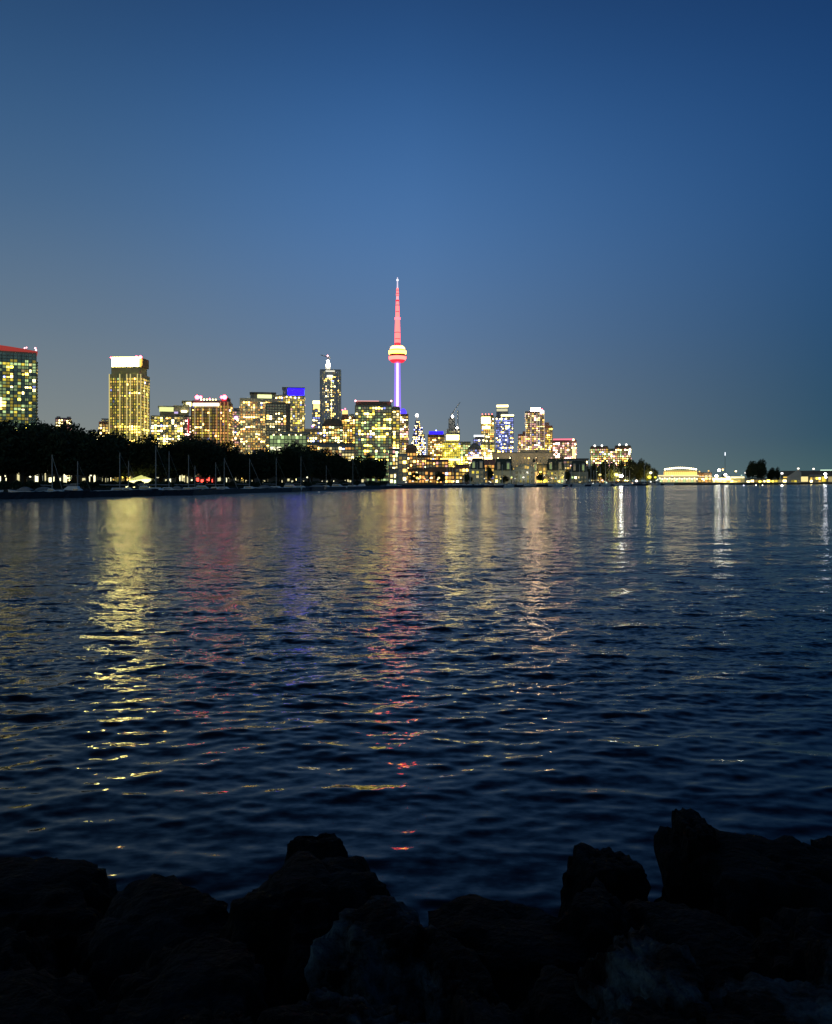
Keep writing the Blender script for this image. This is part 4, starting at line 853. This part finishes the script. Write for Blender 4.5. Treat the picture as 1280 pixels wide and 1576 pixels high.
for a in (
 ('orange lamp by the water, left of three', 637, 733, 445, 1.4, O_, 8, 900), ('brightest orange lamp of the three by the water', 642, 736, 446, 2.2, (1, .62, .12), 14, 1500),
 ('pale lamp between the orange ones below the blue-rimmed tower', 664, 735.5, 450, 1.7, (1, .85, .5), 9, 600), ('yellow-orange lamp right of the pale one by the water', 675, 736, 450, 1.9, (1, .7, .25), 12, 900),
 ('small red lamp at the water between the orange lamps', 654, 738, 448, 1.4, (1, .2, .1), 5, 0),
 ('white lamp at the left corner of the first townhouse', 718, 731, 551, 1.7, W_, 9, 500), ('low white lamp at the quay left of the first townhouse', 709, 736, 460, 1.2, W_, 7, 300),
 ('warm lamp between first and second townhouse', 755, 732, 570, 1.6, Y_, 8, 700), ('white lamp at the second townhouse door', 781, 736, 572, 1.0, W_, 6, 300), ('lime lamp in the small lit tree', 787, 735, 505, 1.4, (.85, 1, .3), 5, 900),
 ('warm lamp below the arch-gabled townhouse', 805, 735, 582, 1.4, W_, 8, 600), ('lamp left of the golden pair, by a house', 811, 727, 583, 1.2, W_, 6, 300),
 ('upper lamp of the golden pair by the fourth townhouse', 829, 731.5, 610, 1.7, (1, .60, .22), 70, 1600), ('lower and brighter lamp of the golden pair', 831.5, 737, 612, 2.2, (1, .58, .20), 90, 2200),
 ('golden wall lamp between the townhouses', 827, 713, 633, .9, Y_, 10, 500),
 ('pair lamp at the fifth townhouse', 868, 733, 631, 1.8, Y_, 9, 900), ('low white lamp before the fifth townhouse', 871, 738, 632, 1.9, W_, 9, 700), ('lamp left of the mast forest', 901, 737, 660, 1.6, (1, .8, .7), 6, 500),
 ('bluish lamp on the dark roof of the last townhouse', 890, 714, 700, 1.3, (.7, .9, 1), 5, 0),
 ('white-yellow lamp under the left olive trees', 923, 731, 695, 2.0, Y_, 10, 2200), ('glaring floodlight at the middle of the olive clump', 955.5, 733, 712, 2.6, (1, .95, .80), 70, 4500), ('soft yellow floodlight left of the glaring one', 948, 731, 712, 2.6, (.95, .85, .15), 7, 8000),
 ('greenish lamp at the quay below the left olive trees', 933, 743, 655, 1.3, G_, 8, 0), ('yellow floodlight at the right of the olive clump', 1001, 728, 738, 2.3, (1, .95, .6), 12, 3500), ('amber floodlight just below the yellow one', 999, 735, 735, 3.0, (1, .8, .08), 7, 5000), ('amber lamp at the right end of the clump', 1008, 735, 738, 2.0, (.9, .8, .05), 5, 2000),
 ('quay lamp below the right end of the clump', 1001, 742, 730, 1.3, W_, 10, 0), ('quay lamp left of the isolated clump', 912.5, 744.5, 645, 1.3, W_, 8, 0), ('quay lamp right of the glaring floodlight', 979, 740.5, 700, 1.9, (1, .85, .7), 6, 600), ('warm quay lamp far right of the clump', 973, 744, 700, 1.3, (1, .7, .5), 6, 0),
 ('left lamp on the apron mast', 1106, 724, 1000, 1.8, W_, 26, 4000), ('right lamp on the apron mast', 1116, 731, 1000, 2.0, W_, 20, 3000), ('cream floodlight at the left of the airport apron', 1102, 733, 1000, 2.2, (1, .92, .6), 16, 3000), ('cream floodlight at the right of the airport apron', 1120, 735, 1000, 1.8, (1, .92, .6), 14, 2500), ('small orange lamp above the airport apron', 1112, 723, 1050, 1.2, O_, 7, 0), ('yellow lamp right of the airport apron', 1132, 725.5, 1010, 1.2, Y_, 7, 0),
 ('left orange lamp beside the long lit hall', 1076, 726, 1000, 1.1, O_, 8, 0), ('right orange lamp beside the long lit hall', 1090, 725, 1000, 1.2, O_, 8, 0),
 ('lamp seen through the gap of the round tree pair', 1162, 732, 860, 1.5, W_, 8, 900), ('lamp at right foot of the round tree pair', 1175, 733, 860, 1.5, W_, 8, 900), ('lamp at left edge of the round tree pair', 1147, 728, 870, 1.7, W_, 8, 900),
 ('bright white lamp left of the gabled shed', 1203, 729, 880, 2.0, (1, .95, .9), 9, 4000), ('amber lamp post right of the small trees', 1198.5, 737, 870, 1.3, (1, .8, .1), 6, 0), ('lamp on the peak of the gabled shed', 1228, 721.5, 880, 1.7, (1, .92, .75), 10, 0), ('lamp on the long dark hangar roof', 1251.5, 722, 900, 1.7, (1, .92, .75), 10, 0), ('glaring white lamp at the right edge', 1269.5, 730, 900, 2.0, (.98, .95, 1), 34, 4000), ('second stacked white lamp at the right edge', 1270.5, 735, 900, 2.0, (.98, .95, 1), 22, 3000)):
    lamp(*a)
rng = random.Random(77)
ql = None
QP = sorted(rng.uniform(600, 905) for _ in range(26)) + sorted(rng.uniform(905, 1145) for _ in range(18))
for i, px in enumerate(QP):
    D = lerp_tab(SHORE, px) + rng.uniform(6, 45); py = rng.uniform(731, 743)
    c = rng.choice((W_, W_, Y_, O_, (1, .85, .6), G_)); z = max(Z(py, D), 2.6)
    t = thing('quay_lamp', (ORD[i] + ' from left of the small post lamps among townhouses and masts') if px < 905 else (ORD[i - 26] + ' from left of the small post lamps before olive clump and lit hall'), 'lamp', (X(px, D), D, LAND), 0, 'small quay lamps left of the olive clump' if px < 905 else 'small quay lamps right of the townhouses')
    mb = MB(); mb.tube((0, 0, 0), (0, 0, z - LAND), .09); mb.build('post', POST, t)
    mb = MB(); mb.ball((0, -.15, z - LAND), rng.uniform(.6, 1.1) * D / F, em('quay_%s' % str(c), c, 1.6), 8, sx=1.4, sz=.8); mb.build('lamp_head', None, t)
for i, (px, py, c, lb) in enumerate(((8, 733, (1, .93, .6), 'path lamp between trunks at the far left'), (47, 734, (1, .93, .6), 'path lamp between trunks below the red-roofed tower'), (100, 733, (1, .93, .6), 'path lamp between trunks right of the slanting stay'), (140, 732, (1, .93, .6), 'path lamp between trunks below the small distant block'), (176, 731, (.9, 1, .5), 'greenish path lamp between trunks left of the bright tent'), (243, 735, (1, .93, .6), 'path lamp beside the thickest mast'), (283, 734, (1, .75, .3), 'amber path lamp left of the red neon'), (352, 735, (1, .93, .6), 'path lamp below the right edge of the brown tower'), (452, 732, (.95, 1, .5), 'greenish path lamp seen through foliage below the blue-topped tower'), (473, 735, (1, .93, .6), 'path lamp below the orange-topped small building'))):
    lamp(lb, px, py, lerp_tab(SHORE, px) + 21, 1.5, c, 9, 500, name='path_lamp', cat='lamp')
# harbour marks in the water
for px, py, D, lb, c_ in ((1203, 748.5, 520, 'bright white light on a float in front of the airport shore', W_), (1163, 749, 600, 'small white light on a float left of the bright one', W_), (1173, 748.6, 590, 'second small white light on a float', W_), (1267, 747.5, 700, 'pale green light on a float near the right edge', G_), (1144, 750.5, 560, 'faint violet light on a float', (.7, .7, 1))):
    t = thing('channel_buoy', lb, 'buoy', (X(px, D), D, 0)); h = Z(py, D)
    mb = MB(); mb.lathe([(.2, -.4), (.75, -.3), (.75, .05), (.25, .12)], 14); mb.build('float', NAVY, t)
    mb = MB(); mb.tube((0, 0, .1), (0, 0, max(.3, h - .2)), .08); mb.build('post', POST, t)
    mb = MB(); mb.ball((0, -.1, max(.35, h)), .62 if px == 1203 else .36, em('buoy_%d' % px, c_, 9 if px == 1203 else 5)); mb.build('lamp_head', None, t)

# ------------------------------------------------------------------ townhouses
def townhouse(px0, px1, ytop, yeave, D, label, gable=None, seed=0):
    t = Tower('townhouse', label, px0, px1, yeave, D, depth=10, wall=mat('sage_stone', (.48, .48, .36), .85, .2, .5), cat='townhouse')
    W2 = t.W / 2; hh = t.lz(ytop) - t.H
    if gable == 'arch':
        pr = [(-W2 + t.W * i / 12, hh * math.sin(math.pi * i / 12) ** .8) for i in range(13)]
        mb = MB(); mb.face([(x, -5.2, z) for x, z in reversed(pr)]); mb.face([(x, 5, z) for x, z in pr])
        for (xa, za), (xb, zb_) in zip(pr, pr[1:]): mb.face([(xa, -5.2, za), (xb, -5.2, zb_), (xb, 5, zb_), (xa, 5, za)])
        ag = mb.build('arched_gable', mat('sage_stone', (.4, .4, .32)), t.root, loc=(0, 0, t.H + .02))
        for u in (-2.6, -.9, .9, 2.6): mb = MB(); mb.box(u - .6, u + .6, -5.35, -5.22, .3, hh * (.72 - abs(u) * .08)); mb.build('gable_window', GLASS if u < 0 else wm('warm', 'm'), ag)
    else:
        mb = MB(); i_ = 1.6
        mb.v += [(-W2 - .4, -5.5, 0), (W2 + .4, -5.5, 0), (W2 + .4, 5.5, 0), (-W2 - .4, 5.5, 0), (-W2 + i_, -3.4, hh), (W2 - i_, -3.4, hh), (W2 - i_, 3.4, hh), (-W2 + i_, 3.4, hh)]
        mb.f += [(0, 1, 5, 4), (1, 2, 6, 5), (2, 3, 7, 6), (3, 0, 4, 7), (4, 5, 6, 7), (3, 2, 1, 0)]; mb.m += [0] * 6; rf = mb.build('roof', ROOFG, t.root, loc=(0, 0, t.H + .02))
        for sx in (-.5, .5):
            mb = MB(); mb.box(W2 * sx - 1.1, W2 * sx + 1.1, -5.3, -2.5, .5, hh * .72); mb.build('dormer', CONC, rf)
            mb = MB(); mb.box(W2 * sx - .7, W2 * sx + .7, -5.42, -5.32, .9, hh * .6); mb.build('dormer_window', wm('grn', 'd') if (seed + (sx > 0)) % 2 else GLASS, rf)
        mb = MB(); mb.box(W2 * .75, W2 * .75 + .9, -.5, .6, hh * .5, hh + 1.6); mb.build('chimney', BROWN, rf)
    t.windows(fh=3.0, cw=2.6, lit=.16, mid=.14, dim=.2, pal=('warm', 'wht', 'yel', 'grn'), seed=seed + 70, z0=.6, ztop=t.H - .3, fill=(.5, .55), faces='F')
    for sx in (-1, 1): t.lbox('corner_pier', sx * W2 - .35, sx * W2 + .35, -5.45, -5.05, 0, t.H, CONC)
townhouse(723, 746, 705, 722, 560, 'first townhouse from the left with a dark mansard roof', seed=1)
townhouse(760, 789, 706, 724, 580, 'second townhouse, wide mansard roof, under the blue-violet tower', seed=2)
townhouse(791, 822, 714, 722, 590, 'townhouse with a rounded arched gable', 'arch', seed=3)
townhouse(817, 826, 706, 726, 620, 'slim townhouse with a dark roof behind the golden lamps', seed=4)
townhouse(840, 869, 706, 724, 640, 'mansard townhouse under the red-lit block', seed=5)
townhouse(877, 904, 709, 726, 660, 'last mansard townhouse before the mast forest', seed=6)
t = Tower('terrace_block', 'golden-lit narrow building between the arched and the mansard townhouse', 822, 841, 716, 640, depth=10, wall=BEIGE, cat='building')
t.windows(fh=3, cw=2.6, lit=.45, mid=.35, dim=.1, pal=('yel', 'warm'), seed=81, z0=.6, fill=(.7, .7)); t.box('roof', 821.5, 841.5, 714.5, 716, ROOFG)
for i, (a_, b_, y_, D, lb, wl) in enumerate(((598, 612, 722, 470, 'low quay building with cream lit rooms right of the last tree', GREY), (627, 660, 722, 600, 'low brown quay building behind the orange lamps', BROWN), (660, 700, 720, 640, 'dim long quay building left of the pale masts', BROWN), (700, 722, 716, 660, 'rose-walled low house behind the pale masts', PINKW), (744, 762, 708, 650, 'orange-lit house between first and second townhouse', PINKW))):
    t = Tower('quay_building', lb, a_, b_, y_, D, depth=10, wall=wl, cat='building'); t.windows(fh=2.9, cw=2.5, lit=.26 if i else .5, mid=.2, dim=.2, pal=('org', 'warm') if i else ('wht', 'grn'), seed=90 + i, z0=.4, faces='F'); t.box('roof', a_ - .5, b_ + .5, y_ - 1.3, y_, DARKW)

# ------------------------------------------------------------------ right: lit hall, airport
t = Tower('exhibition_hall', 'long lit hall with a scalloped white roof line glowing orange beneath', 1013, 1073, 733, 1000, depth=30, wall=CONC, cat='hall')
for i in range(14):
    px = 1017 + i * 4; t.box('arched_bay', px - 1.6, px + 1.6, 737, 742, wm('wht', 'm') if i % 3 else wm('grn', 'm'), y0=-15.5, y1=-15.1)
t.box('lit_gallery', 1021, 1072, 726.2, 731, em('amber_gallery', (1, .60, .14), 2.2), y0=-12, y1=12)
for i in range(17): t.box('gallery_post', 1021.6 + i * 3.15, 1022.6 + i * 3.15, 726.2, 731, OLIVE, y0=-12.6, y1=-12.1); t.box('cornice', 1012, 1073, 731.2, 733, em('cornice_glow', (1, .78, .36), 1.3), y0=-16, y1=15)  # cornice given its own glow to look lit
mb = MB()
for i in range(26):
    px = 1021 + i * 2; mb.box(t.lx(px), t.lx(px) + t.k * 2, -11, 11, t.lz(726.1), t.lz(725.2 - 2.3 * math.sin(math.pi * (i + .5) / 26)))
mb.build('roof', OLIVE, t.root)
for i in range(15):
    px = 1023 + i * 3.4; t.lamp(px, 722.6 - 2.6 * math.sin(math.pi * (i + .5) / 15), 1.35, em('scallop_lamp', (1, .82, .42), 7), 'roof_lamp', y=-12)
for i in range(16): t.lamp(1015 + i * 3.8, 736.2 + (i % 2), 1.0, em('string_lamp', (1, .85, .5), 4), 'wall_lamp', y=-16)
t = Tower('terminal_building', 'low brown terminal right of the long lit hall', 1073, 1095, 728, 1020, depth=20, wall=BROWN, cat='terminal')
t.windows(fh=3.2, cw=4, lit=.35, mid=.3, dim=.2, pal=('wht', 'org', 'warm'), seed=101, z0=.5); t.box('canopy', 1072, 1096, 733, 734, em('cream_soft2', (1, .9, .6), .9), y0=-12, y1=-10.2); t.box('roof', 1072.5, 1095.5, 726.8, 728, DARKW)
t = Tower('terminal_building', 'brilliantly lit low terminal under the apron lamps', 1095, 1146, 735, 1010, depth=20, wall=OLIVE, cat='terminal')
t.windows(fh=3.2, cw=4, lit=.2, mid=.55, dim=.2, pal=('wht', 'warm'), seed=102, z0=.5, fill=(.8, .7)); t.box('lit_canopy', 1096, 1124, 736, 739, em('canopy_glow', (1, .9, .5), 3.0), y0=-12, y1=-10.3); t.box('canopy', 1124, 1145, 733.5, 735.8, em('canopy_glow2', (1, .88, .5), 1.6), y0=-12, y1=-10.3)
t = Tower('terminal_building', 'small block with an antenna pole holding a white light', 1110, 1120, 730, 1100, depth=10, wall=GREY, cat='terminal')
mb = MB(); mb.tube((t.lx(1115.5), 0, t.H), (t.lx(1115.5), 0, t.lz(696)), .35, .2, 6); mb.build('antenna_pole', ALU, t.root); t.box('antenna_light', 1115, 1116.2, 696, 701, em('antenna_white', (.85, .9, 1), 2), y0=-.8, y1=.8); t.windows(fh=3, cw=3, lit=.4, mid=.2, dim=.2, seed=103)
t = Tower('shed', 'pale gabled shed with its lit peak at the right', 1211, 1232, 734, 880, depth=16, wall=CONC, cat='shed')
mb = MB(); W2 = t.W / 2; hh = 13.5 * t.k * .85; pk = t.lx(1228)
mb.v += [(-W2 - .5, -8.3, 0), (pk, -8.3, hh), (W2 + .4, -8.3, hh * .6), (W2 + .4, -8.3, 0), (-W2 - .5, 8, 0), (pk, 8, hh), (W2 + .4, 8, hh * .6), (W2 + .4, 8, 0)]
mb.f += [(0, 3, 2, 1), (4, 5, 6, 7), (0, 1, 5, 4), (1, 2, 6, 5), (2, 3, 7, 6)]; mb.m += [0] * 5; mb.build('gable_roof', CONC, t.root, loc=(0, 0, t.H + .02))
t.windows(fh=3, cw=3, lit=.1, mid=.2, dim=.3, seed=104, z0=.5, faces='F')
t = Tower('hangar', 'long dark hangar with a pale green lit roof edge at the right edge', 1200, 1330, 726, 980, depth=40, wall=DARKW, cat='hangar')
t.box('roof', 1199, 1331, 724.3, 726, DARKW); t.box('lit_roof_edge', 1262, 1330, 722.9, 724.2, em('mint_edge', (.7, 1, .75), 1.1), y0=-20.6, y1=-19)
for i in range(9): t.box('hangar_door', 1204 + i * 14, 1215 + i * 14, 733.5, 741.5, wm(('warm', 'yel', 'wht')[i % 3], 'd' if i % 2 else 'm'), y0=-20.5, y1=-20.1)
t = Tower('shed', 'small cream-lit shed before the hangar', 1245, 1264, 732, 900, depth=12, wall=BEIGE, cat='shed'); t.windows(fh=3, cw=3, lit=.3, mid=.4, dim=.2, seed=105, z0=.5, faces='F'); t.box('roof', 1244.5, 1264.5, 730.8, 732, CONC)
t = Tower('shed', 'glowing low shed behind the round tree pair', 1147, 1211, 737, 900, depth=12, wall=BEIGE, cat='shed'); t.windows(fh=3, cw=4, lit=.35, mid=.4, dim=.2, seed=106, z0=.5, faces='F', fill=(.8, .75)); t.box('roof', 1146, 1211.5, 735.8, 737, GREY)
# floating docks
for i, (a_, b_) in enumerate(((640, 720), (775, 900), (905, 1010))):
    D = lerp_tab(SHORE, (a_ + b_) / 2) - 14; mb = MB()
    t = thing('floating_dock', ['dark floating dock below the pale masts', 'dark floating dock below the townhouses', 'dark floating dock before the isolated clump'][i], 'dock', (X((a_ + b_) / 2, D), D, 0), math.atan2(lerp_tab(SHORE, b_) - lerp_tab(SHORE, a_), X(b_, lerp_tab(SHORE, b_)) - X(a_, lerp_tab(SHORE, a_))))
    L = (b_ - a_) / F * D * 1.1; mb.box(-L / 2, L / 2, -1, 1, -.2, .5); mb.build('deck', TIMB, t)
    mb = MB()
    for q in range(8): x = -L / 2 + L * (q + .5) / 8; m_ = MB(); m_.tube((x, 1.2, -1), (x, 1.2, 1.7), .16); m_.build('pile', TIMB, t)

# ------------------------------------------------------------------ foreground boulders
def rockmat(hi, name):
    m = bpy.data.materials.new(name); m.use_nodes = True; n = m.node_tree.nodes; l = m.node_tree.links; p = n['Principled BSDF']
    t = n.new('ShaderNodeTexCoord'); a = n.new('ShaderNodeTexNoise'); a.inputs['Scale'].default_value = 2.2; a.inputs['Detail'].default_value = 8; a.inputs['Roughness'].default_value = .65
    oi = n.new('ShaderNodeObjectInfo'); ad = n.new('ShaderNodeVectorMath'); ad.operation = 'ADD'; l.new(t.outputs['Object'], ad.inputs[0]); l.new(oi.outputs['Location'], ad.inputs[1]); l.new(ad.outputs[0], a.inputs['Vector'])
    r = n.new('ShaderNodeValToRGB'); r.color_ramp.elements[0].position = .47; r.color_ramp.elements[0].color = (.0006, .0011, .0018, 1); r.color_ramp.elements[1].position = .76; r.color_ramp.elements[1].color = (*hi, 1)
    l.new(a.outputs['Fac'], r.inputs[0]); l.new(r.outputs[0], p.inputs['Base Color'])
    v = n.new('ShaderNodeTexVoronoi'); v.inputs['Scale'].default_value = 9; l.new(ad.outputs[0], v.inputs['Vector'])
    a3 = n.new('ShaderNodeTexNoise'); a3.inputs['Scale'].default_value = 22; a3.inputs['Detail'].default_value = 6; l.new(ad.outputs[0], a3.inputs['Vector'])
    mx = n.new('ShaderNodeMath'); mx.operation = 'MULTIPLY_ADD'; mx.inputs[1].default_value = .35; l.new(v.outputs['Distance'], mx.inputs[0]); l.new(a3.outputs['Fac'], mx.inputs[2])
    b = n.new('ShaderNodeBump'); b.inputs['Strength'].default_value = 1.0; b.inputs['Distance'].default_value = .07; l.new(mx.outputs[0], b.inputs['Height']); l.new(b.outputs[0], p.inputs['Normal'])
    p.inputs['Roughness'].default_value = .8; p.inputs['Specular IOR Level'].default_value = .08; return m
ROCK = rockmat((.012, .021, .027), 'boulder_wet'); PALE = rockmat((.12, .20, .24), 'boulder_highlit')  # pale copy has bluish highlights put into its colour patches
import bmesh
def boulder(label, px, ytop, D, wpx, hz, dep, seed, rz=0, tilt=0, sub=5):
    """D = distance of the crest, hz = full height in metres, dep = depth in metres"""
    bm = bmesh.new(); bmesh.ops.create_icosphere(bm, subdivisions=sub, radius=1)
    rng = random.Random(seed); pl = []
    for i in range(22):
        d = Vector((rng.gauss(0, 1), rng.gauss(0, 1), rng.gauss(0, 1))).normalized(); pl.append((d, rng.uniform(.66, .96)))
    off = Vector((seed * 3.1, seed * 1.7, 0))
    for v in bm.verts:
        d = v.co.normalized(); r = 1.15
        for n_, h in pl:
            q = d.dot(n_)
            if q > .05: r = min(r, h / q) if h / q > r - .0 or True else r
        r = .93 * r + .05
        vd = mnoise.voronoi(d * 1.7 + off)[0]; r -= .07 * max(0, 1 - (vd[1] - vd[0]) / .14)
        r += .11 * mnoise.fractal(d * 1.9 + off, 0.8, 2.0, 5) + .10 * mnoise.ridged_multi_fractal(d * 3.2 + off, 1.0, 2.1, 4, 1.0, 2.0) - .07
        v.co = d * r
    W = wpx / F * D
    mx_ = max(abs(v.co.x) for v in bm.verts); mz_ = max(v.co.z for v in bm.verts)
    for v in bm.verts:
        q = v.co; zz = q.z / mz_
        if zz > 0: zz = 1 - (1 - zz) ** 2.3            # flat-topped quarry blocks
        v.co = Vector((q.x / mx_ * W * .62, q.y * dep / 2, zz * hz * .5))
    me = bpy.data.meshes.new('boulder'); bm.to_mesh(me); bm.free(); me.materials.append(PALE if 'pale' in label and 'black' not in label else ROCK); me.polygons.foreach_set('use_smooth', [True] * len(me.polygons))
    o = link('boulder', me); o.rotation_euler = (R(tilt), 0, R(rz)); o.location = (X(px, D), D - dep * .33, Z(ytop, D) - hz * .47)
    tag(o, label, 'boulder', 'boulders along the near shore'); return o
BO = [
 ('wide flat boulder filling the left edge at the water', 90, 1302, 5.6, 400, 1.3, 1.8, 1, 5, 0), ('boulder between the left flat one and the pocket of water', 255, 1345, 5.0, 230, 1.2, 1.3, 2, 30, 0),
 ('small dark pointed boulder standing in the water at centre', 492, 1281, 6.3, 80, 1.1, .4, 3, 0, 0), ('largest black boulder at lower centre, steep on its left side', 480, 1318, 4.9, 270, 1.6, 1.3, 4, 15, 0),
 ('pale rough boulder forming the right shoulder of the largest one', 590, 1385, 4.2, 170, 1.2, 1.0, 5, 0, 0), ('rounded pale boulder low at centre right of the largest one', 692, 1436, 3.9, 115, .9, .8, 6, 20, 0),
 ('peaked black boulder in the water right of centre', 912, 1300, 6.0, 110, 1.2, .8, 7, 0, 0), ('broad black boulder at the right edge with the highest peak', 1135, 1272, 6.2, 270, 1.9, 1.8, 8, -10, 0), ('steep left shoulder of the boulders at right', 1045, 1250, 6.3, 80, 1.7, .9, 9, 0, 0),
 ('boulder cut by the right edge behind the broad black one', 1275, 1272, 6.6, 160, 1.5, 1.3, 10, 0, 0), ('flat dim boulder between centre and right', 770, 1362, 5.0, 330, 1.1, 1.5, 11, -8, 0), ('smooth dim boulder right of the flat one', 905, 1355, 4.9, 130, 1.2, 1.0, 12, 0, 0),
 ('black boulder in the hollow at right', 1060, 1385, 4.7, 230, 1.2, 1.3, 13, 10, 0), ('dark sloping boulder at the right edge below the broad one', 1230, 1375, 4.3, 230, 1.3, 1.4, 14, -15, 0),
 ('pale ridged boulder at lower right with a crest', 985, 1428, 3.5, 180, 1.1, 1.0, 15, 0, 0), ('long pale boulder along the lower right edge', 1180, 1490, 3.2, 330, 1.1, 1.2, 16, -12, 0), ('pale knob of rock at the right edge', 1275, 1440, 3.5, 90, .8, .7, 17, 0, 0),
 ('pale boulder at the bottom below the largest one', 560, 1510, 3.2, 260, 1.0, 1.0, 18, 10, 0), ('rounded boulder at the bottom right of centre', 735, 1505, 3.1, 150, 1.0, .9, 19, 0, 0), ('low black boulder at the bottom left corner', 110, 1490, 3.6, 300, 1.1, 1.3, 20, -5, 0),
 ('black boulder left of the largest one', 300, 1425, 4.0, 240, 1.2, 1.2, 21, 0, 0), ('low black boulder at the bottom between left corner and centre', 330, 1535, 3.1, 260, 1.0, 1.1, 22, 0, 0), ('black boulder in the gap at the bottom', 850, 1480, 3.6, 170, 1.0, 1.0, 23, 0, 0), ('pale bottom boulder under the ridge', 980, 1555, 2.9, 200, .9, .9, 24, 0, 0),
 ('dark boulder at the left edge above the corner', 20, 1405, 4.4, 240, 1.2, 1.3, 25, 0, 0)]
for b_ in BO: boulder(*b_, sub=6 if b_[3] < 3.6 or b_[6] in (4, 5) else 5)
# shore slope under the boulders
mb = MB(); nx, ny = 90, 60
for j in range(ny + 1):
    y = -14 + (8.2 + 14) * j / ny
    for i in range(nx + 1):
        x = -12 + 24 * i / nx
        z = .95 - .34 * max(0, y - .5) + .28 * mnoise.fractal(Vector((x * .7, y * .7, 3)), 1, 2, 4); mb.v.append((x, y, z if y < 7.8 else -1.1))
for j in range(ny):
    for i in range(nx): k = j * (nx + 1) + i; mb.f.append((k, k + 1, k + nx + 2, k + nx + 1)); mb.m.append(0)
tag(mb.build('shore_slope', rock_dark, smooth=True), kind='structure')
